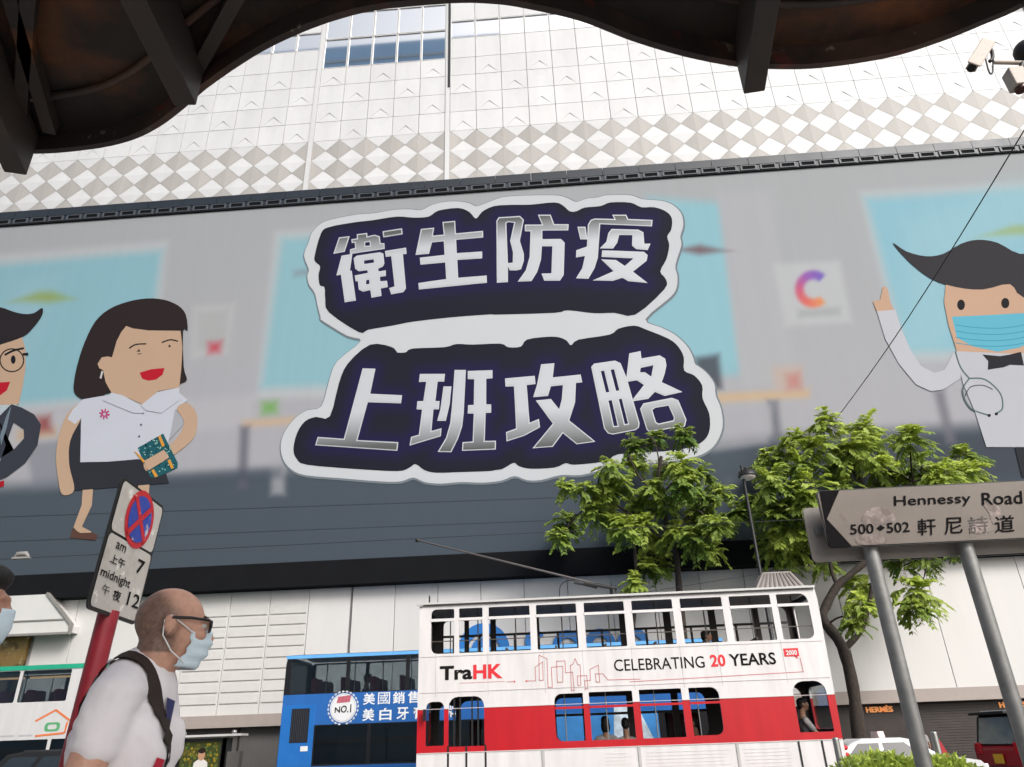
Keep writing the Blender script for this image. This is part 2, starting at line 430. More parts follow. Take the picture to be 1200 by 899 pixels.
for k in KS:
    x = col_x(k)
    for j in range(4):
        kind = 'down' if (k+j) % 2 == 0 else 'up'
        put('facade_panel', PM[kind], x, ZJ[j+1])
# folded diamonds under the panels: white ones crease across, beige ones crease upright
dq = MB(); e = 0.012
dq.add([(-CW/2+e, 0, 0), (0, 0.035, -CH/2+e), (CW/2-e, 0, 0), (0, 0.035, CH/2-e)], [(0, 1, 2), (0, 2, 3)])
DW = dq.mesh('diamond_white', white)
dq = MB(); dq.add([(-CW/2+e, 0, 0), (0, 0.035, -CH/2+e), (CW/2-e, 0, 0)], [(0, 1, 2)]); DH = dq.mesh('diamond_half', white)
dq = MB(); dq.add([(-CW/2+e, 0.035, 0), (0, 0, -CH/2+e), (CW/2-e, 0.035, 0), (0, 0, CH/2-e)], [(0, 1, 3), (1, 2, 3)])
DB = dq.mesh('diamond_beige', beige)
dq = MB(); dq.add([(0, 0, -CH/2+e), (CW/2-e, 0.035, 0), (0, 0, CH/2-e)], [(0, 1, 2)]); DBL = dq.mesh('diamond_beige_left', beige)
dq = MB(); dq.add([(-CW/2+e, 0.035, 0), (0, 0, -CH/2+e), (0, 0, CH/2-e)], [(0, 1, 2)]); DBR = dq.mesh('diamond_beige_right', beige)
for k in KS:
    x = col_x(k)
    put('diamond_panel', DH, x+CW/2, ZJ[4], YU+0.004)
    for j in (5, 6): put('diamond_panel', DW, x+CW/2, ZJ[j], YU+0.004)
    for j in (4, 5, 6):
        z = (ZJ[j]+ZJ[j+1])/2 if j < 7 else 0
        if k in (0, -5): put('beige_panel', DBL, x, z, YU+0.004)
        else: put('beige_panel', DB, x, z, YU+0.004)
        if k in (-1, -6): put('beige_panel', DBR, x+CW, z, YU+0.004)
# rows over the diamonds: plain panels, ribbon windows, and the tall glazed bay
frame_w = mat('window_frame_white', (0.58, 0.58, 0.58), 0.45, noise=0.03)
pane_me = {}
def pane(x, z0, z1, wd=CW):
    key = (round(wd, 2), round(z1-z0, 2))
    if key not in pane_me:
        q = MB(); h_ = z1-z0; q.add([(0.05, 0.06, 0.05), (wd-0.05, 0.06, 0.05), (wd-0.05, 0.06, h_-0.05), (0.05, 0.06, h_-0.05)], [(0, 1, 2, 3)])
        f = MB(); f.wall([(0.012, 0.012), (wd-0.012, 0.012), (wd-0.012, h_-0.012), (0.012, h_-0.012)], [[(0.06, 0.06), (wd-0.06, 0.06), (wd-0.06, h_-0.06), (0.06, h_-0.06)]], lambda u, v, d: (u, d, v), 0.10)
        pane_me[key] = (q.mesh('window_pane', glassm), f.mesh('window_frame', frame_w))
    o = put('window', pane_me[key][1], x, z0); p = place('pane', pane_me[key][0], o)
    return o
ZW0, ZW1, ZW2 = 40.59, 42.2, 43.9
for k in range(-16, 17):
    x = col_x(k)
    if -5 <= k <= -1:
        pane(x, ZJ[0]+0.01, ZW0+0.9); pane(x, ZW0+0.91, ZW2)
        pane(x, ZW2+0.01, ZW2+1.7)
    else:
        put('facade_panel', PM['tall'], x, ZJ[0])
        pane(x, ZW0+0.01, ZW1)
        put('facade_panel', PM['tall'], x, ZW1)
for xp, nm in ((col_x(0)-0.28, 1), (col_x(-5)-0.28, 0)):
    q = MB(); q.box(xp+0.01, xp+0.27, YU-0.05, YU+0.15, 28, 48); q.build('pier', white, store)
    if nm: q = MB(); q.box(xp+0.16, xp+0.28, YU-0.10, YU-0.052, 36.4, 48); q.build('dark_strip', mat('strip_black', (0.02, 0.02, 0.022), 0.4), store)
# lower cladding: tall white sheets over the shopfronts
YL, ZLB, ZLT = 30.5, 2.78, 7.47
def lower_panel(x0, x1):
    q = MB(); q.box(x0+0.012, x1-0.012, YL, YL+0.13, ZLB, ZLT); return q.build('wall_panel', white2, store, bevel=0.006)
xs = [-21.9, -20.3, -18.68, -17.1, -15.43, -13.72, -12.04, -10.4, -8.64]
for a, c in zip(xs[:-1], xs[1:]): lower_panel(a, c)
for a in range(22): lower_panel(-8.58+a*1.77, -8.58+(a+1)*1.77)
q = MB(); q.box(-8.637, -8.583, YL-0.03, YL+0.13, 4.58, ZLT); q.build('joint_strip', mat('strip_grey', (0.12, 0.12, 0.12), 0.5), store)
louv = mat('louvre_grey', (0.50, 0.49, 0.475), 0.6, noise=0.06, scale=2)
for a, c in ((-13.72, -12.04), (-12.04, -10.4), (-15.43, -13.72)):
    for i in range(9):
        z = 6.83-i*0.416; q = MB()
        x0, x1 = a+0.1, c-0.06
        q.add([(x0, YL-0.004, z-0.34), (x1, YL-0.004, z-0.34), (x1, YL-0.04, z-0.30), (x0, YL-0.04, z-0.30), (x1, YL-0.004, z), (x0, YL-0.004, z)],
              [(0, 1, 2, 3), (3, 2, 4, 5), (0, 3, 5), (1, 4, 2)])
        q.build('louvre', louv, store)
q = MB(); q.box(-60, 60, YL-0.06, YL+0.5, 2.34, ZLB); q.build('fascia', mat('fascia_taupe', (0.33, 0.285, 0.26), 0.55, noise=0.06), store)
YS = 30.86
shut = mat('shutter_brown', (0.040, 0.031, 0.028), 0.5, noise=0.25, scale=2)
q = MB(); q.box(-60, 60, YS+0.06, YS+0.09, 0.0, 2.34); q.build('shopfront_back', shut, store)
for i in range(25):
    q = MB(); z = 0.03+i*0.09
    q.box(8.7, 28, YS+0.025, YS+0.055, z, z+0.078); q.build('shutter_slat', shut, store)
greyshop = mat('shop_grey', (0.10, 0.096, 0.092), 0.6, noise=0.15, scale=1.2)
for a in (-18.4, -15.6, -12.8, -10.0, -7.2, -4.4, -1.6, 1.2, 4.0):
    q = MB(); q.box(a, a+2.7, YS, YS+0.055, 0.0, 2.33); q.build('shopfront_panel', greyshop, store)
gold = mat('sign_gold', (0.75, 0.30, 0.09), 0.4, noise=0, emit=0.35)
for x0 in (11.1, 15.93):
    q = MB(); text(q, 'HERMÈS', lambda u, v: (x0+u*0.97, YS-0.03, 2.05+v*0.24), 0.03)
    fs = list(q.f); n = len(q.v); q.v += [(x, y+0.05, z) for x, y, z in q.v]
    q.f += [tuple(i+n for i in f[::-1]) for f in fs]; q.m += [0]*len(fs); q.s += [False]*len(fs); q.c += [None]*len(fs)
    q.build('sign_lettering', gold, store)
# blue store sign on the wall behind the tram: ring emblem and letters, lower halves behind the bus roof
blue = mat('sign_blue', (0.02, 0.17, 0.50), 0.4, noise=0.04)
def ring(mb, cx, cz, ro, ri, a0=0, a1=2*PI, n=28):
    o = [(cx+ro*math.cos(a0+(a1-a0)*i/n), cz+ro*math.sin(a0+(a1-a0)*i/n)) for i in range(n+1)]
    i_ = [(cx+ri*math.cos(a0+(a1-a0)*i/n), cz+ri*math.sin(a0+(a1-a0)*i/n)) for i in range(n+1)]
    for i in range(n):
        vs = [(p[0], y, p[1]) for y in (YL-0.10, YL-0.004) for p in (o[i], o[i+1], i_[i+1], i_[i])]
        mb.add(vs, [(0, 3, 2, 1), (0, 1, 5, 4), (2, 3, 7, 6), (4, 5, 6, 7)])
q = MB(); ring(q, -3.17, 4.77, 1.03, 0.64); q.build('sign_emblem', blue, store)
q = MB(); ring(q, -3.17, 4.77, 0.50, 0.10); q.build('sign_emblem', blue, store)
for i, (cx, ch) in enumerate(((-1.14, 's'), (0.15, 'o'), (1.41, 'g'), (2.69, 'o'))):
    q = MB()
    if ch == 's':
        ring(q, cx, 5.06, 0.39, 0.14, 0.15*PI, 1.5*PI); ring(q, cx, 4.53, 0.39, 0.14, -0.85*PI, 0.5*PI)
    else:
        ring(q, cx, 4.79, 0.61, 0.31)
        if ch == 'g':
            q.box(cx+0.35, cx+0.63, YL-0.10, YL-0.004, 3.98, 4.77); ring(q, cx, 4.03, 0.61, 0.35, -PI*0.95, 0)
    q.build('sign_letter', blue, store)
# boxy white entrance hood at the left with its lit gold soffit
hood = empty('entrance_hood', (-22.5, 31.5, 6.0), 'white boxy entrance hood with grey edge high above the green and white bus', 'awning')
trim = mat('hood_trim', (0.22, 0.21, 0.2), 0.5)
q = MB()
prof = [(-34, 7.62), (-21.25, 7.62), (-20.05, 6.35), (-20.05, 6.08), (-34, 6.08)]
q.wall(prof, [], lambda u, v, d: (u, 29.8+d, v), 0.69); q.build('hood_body', white2, hood)
q = MB(); q.wall(ribbon([(-21.3, 7.66), (-19.98, 6.37), (-19.98, 6.03), (-34, 6.03)], 0.09), [], lambda u, v, d: (u, 29.74+d, v), 0.2); q.build('edge_trim', trim, hood)
q = MB(); q.box(-34, -20.12, 29.76, 29.797, 6.55, 6.60); q.build('edge_line', trim, hood)
goldm = patch_mat('gold_wall', (0.34, 0.22, 0.08), [((0.75, 0.62, 0.35), 2.2, 0.62, 0.05, (1, 1, 1)), ((0.07, 0.05, 0.03), 1.4, 0.56, 0.08, (1, 1, 1))], 0.3, 0.6)
q = MB(); q.box(-34, -22.0, 30.3, 30.49, 2.9, 6.02); q.build('entrance_wall', goldm, hood)

# blue glass tower across the street behind the camera: it shows as the reflection in the store's windows
tower = empty('glass_tower', (-33, -30, 0), 'blue glass office tower mirrored in the store windows', 'building')
towm = mat('tower_glass', (0.50, 0.70, 0.90), 0.35, 0.85, noise=0.1, scale=0.1)
q = MB(); q.box(-78, -5, -46, -30, 0, 118.3); q.build('tower_wall', towm, tower)
for i in range(29):
    q = MB(); q.box(-78, -5, -30.0, -29.85, 2+i*4, 2.5+i*4); q.build('floor_band', mat('tower_band', (0.6, 0.66, 0.7), 0.5), tower)
q = MB()
# ------------------------------------------------------------------ giant advert on the facade
YB = 30.0
board = empty('advert_board', (0, YB, 8.05), 'giant grey advert with Chinese slogan and cartoon office workers on the store', 'billboard')
BX0, BX1, BZ0, BZ1 = -36.0, 37.0, 8.5, 27.5
def P(x, y, lay=0.0):
    v = atY(x, y, YB-0.03-lay); return (v.x, v.y, v.z)
# blurred office scene printed on the board, colours held per vertex
nx, nz_ = 640, 170
gx, gz = np.meshgrid(np.linspace(BX0, BX1, nx), np.linspace(BZ0, BZ1, nz_))
pxx, pyy = project(gx, np.full_like(gx, YB), gz)
def sm(e0, e1, x): t = np.clip((x-e0)/(e1-e0), 0, 1); return t*t*(3-2*t)
def softpoly(pts, soft):
    """soft mask of a convex outline given in photo pixels, clockwise on screen"""
    m_ = np.full(pxx.shape, 1e9); n = len(pts)
    for i in range(n):
        a, c = pts[i], pts[(i+1) % n]; ex, ey = c[0]-a[0], c[1]-a[1]; L = math.hypot(ex, ey)
        m_ = np.minimum(m_, ((pyy-a[1])*ex-(pxx-a[0])*ey)/L)
    return sm(-soft, soft, m_)
img = np.zeros(pxx.shape+(3,))
t = sm(200, 560, pyy)[..., None]
img[:] = np.array([176, 180, 183])*(1-t)+np.array([180, 180, 187])*t
def paint(mask, c, a=1.0):
    global img
    m_ = (mask*a)[..., None]; img = img*(1-m_)+np.array(c, float)*m_
paint(softpoly([(-400, 330), (197, 283), (176, 470), (-400, 520)], 7), (196, 199, 203), .8)
paint(softpoly([(-400, 345), (190, 294), (168, 462), (-400, 510)], 9), (145, 190, 203))
paint(softpoly([(322, 272), (800, 238), (812, 455), (300, 468)], 7), (196, 200, 204), .8)
paint(softpoly([(330, 280), (860, 242), (880, 440), (306, 455)], 9), (149, 193, 205))
paint(softpoly([(760, 232), (842, 238), (872, 424), (740, 440)], 9), (150, 196, 209))
paint(softpoly([(840, 225), (905, 222), (935, 450), (868, 450)], 6), (181, 183, 188))
paint(softpoly([(1006, 224), (1500, 196), (1500, 420), (1056, 424)], 6), (190, 196, 200), .8)
paint(softpoly([(1014, 233), (1500, 204), (1500, 408), (1062, 412)], 9), (146, 194, 210))
paint(softpoly([(1060, 260), (1180, 215), (1240, 215), (1100, 412), (1062, 412)], 22), (165, 203, 214), .5)
paint(softpoly([(20, 330), (70, 325), (10, 470), (-60, 470)], 18), (160, 196, 210), .6)
paint(softpoly([(-400, 300), (-120, 300), (-90, 520), (-400, 520)], 8), (178, 180, 186))
# ledge, desks, shadowy furniture
paint(softpoly([(-400, 520), (300, 462), (300, 500), (-400, 560)], 8), (188, 188, 194), .9)
paint(softpoly([(-400, 596), (600, 534), (1500, 478), (1500, 900), (-400, 900)], 13), (82, 92, 103))
paint(softpoly([(-400, 680), (600, 610), (1500, 560), (1500, 900), (-400, 900)], 70), (80, 90, 100), .9)
paint(softpoly([(880, 520), (1500, 488), (1500, 560), (880, 570)], 22), (66, 70, 80), .5)
for q_, c_, a_ in (([(285, 493), (345, 489), (345, 497), (285, 501)], (205, 180, 155), 1), ([(838, 462), (948, 456), (948, 466), (838, 472)], (206, 180, 150), 1),
                   ([(20, 505), (66, 501), (66, 512), (20, 516)], (200, 176, 150), .9),
                   ([(282, 500), (292, 500), (289, 572), (279, 572)], (105, 105, 118), .8), ([(900, 470), (911, 470), (916, 515), (907, 515)], (110, 112, 124), .8),
                   ([(1094, 458), (1106, 458), (1120, 520), (1109, 520)], (120, 118, 130), .8), ([(318, 540), (334, 540), (334, 580), (318, 580)], (172, 174, 180), .8),
                   ([(815, 420), (842, 416), (846, 455), (818, 458)], (82, 86, 96), .9), ([(905, 430), (940, 428), (942, 456), (908, 458)], (196, 178, 168), .8),
                   ([(922, 440), (936, 438), (938, 455), (924, 456)], (196, 130, 124), .8), ([(44, 490), (58, 488), (60, 505), (46, 506)], (150, 78, 78), .9),
                   ([(308, 472), (324, 471), (324, 484), (308, 485)], (120, 176, 96), .9), ([(30, 520), (120, 512), (110, 570), (40, 575)], (120, 126, 138), .5),
                   ([(226, 360), (276, 356), (268, 416), (224, 420)], (190, 192, 194), .9), ([(231, 366), (268, 363), (264, 408), (230, 410)], (176, 178, 180), .7),
                   ([(246, 403), (258, 402), (257, 412), (246, 413)], (200, 78, 92), 1),
                   ([(24, 352), (46, 343), (62, 343), (80, 350), (60, 354)], (150, 168, 92), .9), ([(798, 293), (820, 288), (846, 294), (820, 298)], (122, 96, 100), .95),
                   ([(1156, 276), (1186, 265), (1240, 262), (1240, 274)], (158, 180, 120), .8), ([(345, 318), (362, 316), (362, 322), (345, 324)], (140, 140, 146), .6),
                   ([(906, 310), (984, 306), (998, 378), (920, 383)], (196, 199, 203), .75), ([(830, 480), (905, 476), (900, 520), (835, 530)], (176, 176, 184), .6),
                   ([(936, 364), (984, 361), (984, 369), (936, 372)], (168, 172, 174), .9), ([(850, 560), (895, 556), (895, 566), (850, 570)], (104, 112, 122), .6),
                   ([(130, 560), (330, 548), (330, 560), (130, 575)], (60, 70, 84), .4), ([(560, 470), (620, 470), (620, 560), (560, 560)], (120, 128, 138), .2)):
    paint(softpoly(q_, 8 if max(c_)-min(c_) > 60 else 6), c_, a_)
# blurred C emblem on the wall poster, violet to orange round the arc
er, ea = np.hypot((pxx-953)/0.98, pyy-339), np.degrees(np.arctan2(339-pyy, pxx-953)) % 360
em = sm(-3.5, 3.5, 5.2-np.abs(er-16.5))*sm(-9, 9, ea-50)*sm(-9, 9, 312-ea); et = np.clip((ea-52)/258, 0, 1)*4
ek = np.array([(118, 98, 192), (152, 94, 182), (206, 96, 128), (224, 110, 98), (228, 152, 98)], float)
ec = np.stack([np.interp(et, range(5), ek[:, i]) for i in range(3)], -1); img = img*(1-em[..., None]*.92)+ec*em[..., None]*.92
me = bpy.data.meshes.new('screen')
vv = np.stack([gx, np.full_like(gx, -0.02), gz-8.05], -1).reshape(-1, 3)
idx = np.arange(nx*nz_).reshape(nz_, nx)
fc = np.stack([idx[:-1, :-1], idx[:-1, 1:], idx[1:, 1:], idx[1:, :-1]], -1).reshape(-1, 4)
me.from_pydata(vv.tolist(), [], fc.tolist())
cc = np.ones((nx*nz_, 4)); cc[:, :3] = np.clip(lin(img.reshape(-1, 3))/GAIN, 0, .85)
ca = me.color_attributes.new('Col', 'FLOAT_COLOR', 'POINT'); ca.data.foreach_set('color', cc.ravel())
printm = attr_mat('printed_sheet', 0.75, 0.08, noise=0.02, scale=0.7, stretch=(3.0, 1, 0.16))
flatprint = attr_mat('printed_ink', 0.75, 0.08, noise=0.025, scale=0.5)
me.materials.append(printm); place('screen', me, board)
# frame: bottom lip, back, top band of dark panels with vents
fr_d = mat('frame_charcoal', A(48, 56, 66), 0.45, noise=0.12, scale=0.6)
fr_b = mat('frame_black', (0.008, 0.0085, 0.010), 0.9, noise=0.2, scale=1, spec=0.1)
q = MB(); q.box(BX0, BX1, YB, 31.1, 8.5, 27.5); q.build('backing', fr_b, board)
q = MB(); q.box(BX0, BX1, YB-0.06, YB+0.5, 7.49, 8.498); q.build('bottom_frame', fr_b, board)
q = MB(); q.box(BX0, BX1, YB+0.5, 31.0, 7.48, 8.3); q.build('soffit', fr_b, board)
fr_e = mat('frame_slate', A(66, 74, 84), 0.45, noise=0.1, scale=0.6)
x = BX0
vent_me = MB(); vent_me.wall([(0.04, 0), (0.86, 0), (0.86, 0.32), (0.04, 0.32)], [[(0.13, 0.05), (0.77, 0.05), (0.77, 0.27), (0.13, 0.27)]], lambda u, v, d: (u, d, v), 0.05)
vent_me = vent_me.mesh('vent', mat('vent_frame', A(92, 98, 106), 0.5))
slot = MB(); slot.box(0.13, 0.77, 0.035, 0.05, 0.05, 0.27); slot = slot.mesh('vent_slot', fr_b)
while x < BX1-0.1:
    x1 = min(x+1.88, BX1); q = MB()
    q.box(x+0.012, x1-0.012, YB-0.09, YB+0.6, 27.92, 28.42); q.build('band_panel', fr_d if x < 12 else fr_e, board); x = x1
q = MB(); q.box(BX0, BX1, YB-0.05, YB+0.6, 27.5, 27.915); q.build('vent_band', fr_d, board)
q = MB(); q.box(BX0, BX1, YB-0.10, YB+0.3, 27.44, 27.53); q.build('edge_rail', fr_b, board)
x = -34.5
while x < 36:
    o = place('vent', vent_me, board, (x, -0.105, 27.56-8.05)); p = place('vent_slot', slot, o); x += 1.0 if -14 < x < 8 else 1.0
# seams low on the board
q = MB()
for y0, y1 in ((604, 566), (634, 590)):
    flat(q, [(-300, y0+12), (1300, y1-6), (1300, y1-5.4), (-300, y0+12.6)], [], lambda a, c: P(a, c, 0.002))
q.build('seam', mat('seam_dark', A(60, 70, 80), 0.6), board)

# slogan: white outline, two dark plates with a violet glow, eight silver characters
def Zm(ox, oy, s_): return lambda pts: [(ox+a/s_, oy+c/s_) for a, c in pts]
s1, s2 = Zm(320, 220, 4.282), Zm(580, 220, 4.282); s3, s4 = Zm(320, 370, 4.282), Zm(580, 370, 4.282)
outer = (s1([(155, 340), (180, 270), (195, 225), (240, 180), (300, 158), (420, 135), (510, 128), (600, 112), (680, 108), (745, 112), (800, 85), (870, 70), (940, 70), (990, 80), (1022, 93)])
         + s2([(-30, 72), (30, 50), (100, 42), (220, 38), (320, 40), (370, 55), (408, 72), (460, 55), (520, 48), (560, 38), (680, 38), (740, 58), (830, 65), (890, 85), (935, 130), (945, 190), (930, 245), (935, 290), (905, 390), (915, 440), (912, 500), (880, 550), (755, 660), (830, 700), (900, 735), (960, 790), (990, 840), (1005, 890)])
         + s4([(1008, 245), (1060, 285), (1100, 340), (1108, 400), (1135, 470), (1142, 560), (1110, 640), (1060, 685), (990, 712), (860, 735), (700, 745), (560, 770), (430, 800), (330, 800), (230, 825), (160, 825), (98, 805), (30, 828)])
         + s3([(1050, 838), (940, 835), (840, 843), (760, 835), (703, 812), (640, 832), (540, 832), (330, 815), (160, 800), (90, 770), (50, 720), (38, 650), (60, 580), (110, 515), (170, 475), (242, 455), (280, 330), (320, 230), (440, 127), (370, 100), (240, 20)])
         + s1([(240, 655), (225, 600), (210, 530), (180, 485), (172, 440), (180, 410)]))
dark1 = (s1([(208, 345), (240, 230), (280, 198), (400, 175), (500, 163), (620, 145), (705, 150), (780, 145), (830, 115), (930, 102), (985, 122), (1018, 155), (1050, 120), (1110, 92), (1199, 86)])
         + s2([(180, 85), (300, 74), (345, 92), (375, 118), (410, 118), (450, 100), (530, 92), (580, 74), (680, 75), (735, 98), (800, 98), (860, 120), (888, 155), (885, 210), (865, 245), (875, 290), (860, 360), (830, 420), (858, 460), (850, 510), (705, 637), (600, 628), (500, 630), (365, 615), (300, 628), (0, 637)])
         + s1([(1100, 635), (900, 650), (705, 672), (600, 692), (480, 712), (430, 725), (280, 625), (262, 560), (258, 500), (235, 490), (228, 440), (236, 395), (215, 375)]))
dark2 = (s3([(285, 505), (330, 340), (375, 240), (485, 146), (590, 155), (620, 180), (625, 185), (665, 184), (700, 165), (860, 158), (920, 142), (1000, 145), (1140, 140), (1180, 158)])
         + s4([(130, 155), (160, 120), (260, 106), (320, 108), (360, 125), (382, 148), (420, 120), (575, 95), (620, 65), (700, 50), (760, 70), (870, 115), (920, 155), (948, 210), (950, 275), (1000, 300), (1040, 350), (1042, 415), (1075, 490), (1078, 570), (1050, 625), (980, 660), (850, 680), (620, 695), (560, 730), (400, 748), (355, 740), (300, 762), (180, 768), (120, 755), (95, 738), (40, 768), (0, 775)])
         + s3([(1080, 780), (930, 785), (820, 788), (760, 775), (715, 745), (680, 765), (620, 780), (400, 768), (170, 748), (120, 720), (102, 670), (120, 590), (160, 530), (215, 508)]))
outer, dark1, dark2 = spline(outer, 3), spline(dark1, 3), spline(dark2, 3)
q = MB(); flat(q, outer, [], lambda a, c: P(a, c, 0.012), col=A(213, 217, 222)); q.build('slogan_outline', flatprint, board)
# soft grey shadow line printed round the slogan
q = MB(); flat(q, inset(outer, -1.6), [], lambda a, c: P(a+0.6, c+1.0, 0.006), col=A(128, 138, 146)); q.build('slogan_edge', flatprint, board)
c1 = Zm(385, 255, 8.17); c2 = Zm(480, 250, 8.99); c3 = Zm(575, 240, 8.99); c4 = Zm(670, 240, 8.99)
c5 = Zm(365, 425, 8.173); c6 = Zm(475, 425, 8.173); c7 = Zm(588, 418, 8.027); c8 = Zm(690, 405, 7.817)
GL = [(c1, [([(100, 190), (203, 178), (155, 328), (45, 348)], []),
            ([(125, 365), (228, 348), (205, 510), (222, 508), (263, 795), (155, 812), (118, 548), (75, 555)], []),
            ([(218, 208), (272, 200), (270, 160), (370, 147), (372, 180), (440, 165), (490, 180), (498, 245), (535, 245), (538, 300), (205, 350), (205, 305), (255, 290), (250, 240), (222, 245)], [[(350, 240), (392, 232), (398, 268), (352, 272)]]),
            ([(240, 390), (270, 365), (490, 332), (525, 345), (535, 440), (520, 470), (475, 490), (480, 515), (548, 505), (550, 560), (492, 568), (495, 610), (560, 605), (568, 665), (500, 680), (508, 750), (412, 768), (400, 695), (330, 710), (290, 690), (280, 610), (258, 610), (250, 555), (375, 530), (372, 505), (290, 515), (255, 490)],
             [[(340, 412), (432, 400), (435, 432), (342, 445)], [(362, 600), (388, 595), (392, 635), (358, 640)]]),
            ([(517, 132), (703, 103), (710, 160), (525, 190)], []),
            ([(540, 320), (742, 288), (748, 348), (712, 352), (742, 680), (715, 715), (600, 735), (580, 675), (632, 660), (600, 370), (548, 378)], [])]),
      (c2, [([(120, 165), (260, 152), (245, 235), (360, 225), (347, 92), (480, 80), (487, 212), (773, 185), (776, 255), (490, 280), (498, 420), (765, 402), (765, 475), (503, 492), (512, 680), (812, 655), (815, 732), (98, 803), (92, 735), (385, 692), (375, 518), (115, 542), (107, 468), (368, 438), (360, 295), (235, 308), (205, 427), (62, 440)], [])]),
      (c3, [([(60, 170), (85, 132), (310, 118), (350, 160), (308, 380), (350, 520), (350, 590), (320, 680), (270, 692), (200, 692), (182, 650), (182, 815), (65, 822)], [[(165, 195), (185, 182), (248, 190), (205, 380), (235, 500), (232, 610), (182, 615)]]),
            ([(497, 105), (632, 105), (670, 205), (822, 205), (818, 270), (545, 272), (545, 362), (740, 360), (780, 400), (770, 740), (730, 800), (565, 800), (535, 725), (640, 722), (650, 438), (540, 438), (530, 580), (490, 710), (430, 805), (285, 810), (370, 690), (410, 550), (420, 280), (360, 280), (360, 210), (540, 208)], [])]),
      (c4, [([(60, 232), (145, 232), (165, 365), (90, 365)], []),
            ([(425, 105), (575, 105), (595, 150), (852, 160), (845, 228), (300, 205), (275, 560), (240, 670), (175, 780), (45, 775), (110, 670), (140, 540), (45, 555), (48, 480), (160, 440), (170, 210), (200, 160), (240, 145), (450, 150)], []),
            ([(385, 300), (420, 255), (700, 262), (755, 290), (765, 410), (830, 410), (800, 478), (680, 468), (635, 430), (640, 320), (500, 318), (480, 400), (435, 462), (295, 460), (365, 390)], []),
            ([(320, 480), (760, 495), (800, 530), (790, 590), (645, 705), (800, 825), (595, 805), (535, 770), (430, 802), (220, 798), (440, 700), (310, 575), (465, 582), (560, 645), (650, 565), (315, 550)], [])]),
      (c5, [([(490, 55), (613, 58), (563, 298), (868, 312), (858, 390), (540, 380), (440, 742), (832, 762), (822, 845), (35, 792), (60, 712), (310, 730)], [])]),
      (c6, [([(140, 108), (380, 108), (372, 182), (310, 182), (288, 368), (328, 368), (322, 448), (270, 448), (250, 655), (347, 628), (340, 705), (40, 795), (55, 712), (130, 690), (160, 450), (108, 448), (115, 370), (172, 368), (200, 185), (130, 185)], []),
            ([(365, 228), (442, 228), (425, 400), (388, 558), (305, 558), (335, 450)], []),
            ([(472, 70), (580, 70), (560, 480), (545, 610), (505, 730), (440, 858), (310, 855), (390, 720), (430, 580), (445, 430)], []),
            ([(598, 80), (835, 72), (835, 150), (775, 155), (775, 400), (822, 400), (822, 480), (770, 482), (760, 750), (868, 748), (866, 832), (543, 845), (548, 762), (645, 755), (655, 488), (598, 488), (600, 408), (655, 405), (660, 160), (598, 158)], [])]),
      (c7, [([(30, 205), (310, 180), (318, 258), (235, 268), (262, 622), (350, 585), (360, 665), (210, 745), (45, 798), (40, 710), (135, 675), (115, 280), (35, 282)], []),
            ([(370, 72), (495, 62), (480, 195), (742, 168), (758, 242), (698, 248), (690, 430), (635, 600), (882, 800), (705, 825), (575, 720), (480, 848), (290, 862), (480, 630), (320, 412), (462, 398), (540, 495), (565, 400), (575, 268), (462, 280), (435, 370), (295, 382), (330, 270)], [])]),
      (c8, [([(22, 195), (50, 165), (240, 138), (290, 160), (345, 290), (465, 710), (460, 750), (430, 775), (220, 815), (175, 805), (140, 760)],
             [[(110, 235), (140, 230), (188, 425), (158, 430)], [(200, 222), (232, 218), (280, 412), (250, 415)], [(180, 505), (210, 500), (265, 735), (230, 738)], [(275, 492), (302, 488), (360, 715), (330, 720)]]),
            ([(370, 72), (475, 50), (482, 118), (650, 90), (700, 120), (712, 180), (695, 260), (668, 335), (858, 425), (695, 462), (605, 425), (545, 488), (408, 510), (405, 490), (505, 362), (440, 318), (355, 332), (345, 290)], [[(475, 205), (592, 180), (572, 285), (515, 245), (470, 245)]]),
            ([(470, 580), (500, 530), (760, 478), (820, 500), (895, 680), (880, 740), (550, 790), (530, 770)], [[(582, 590), (610, 570), (730, 550), (780, 660), (775, 685), (640, 715), (615, 700)]])])]
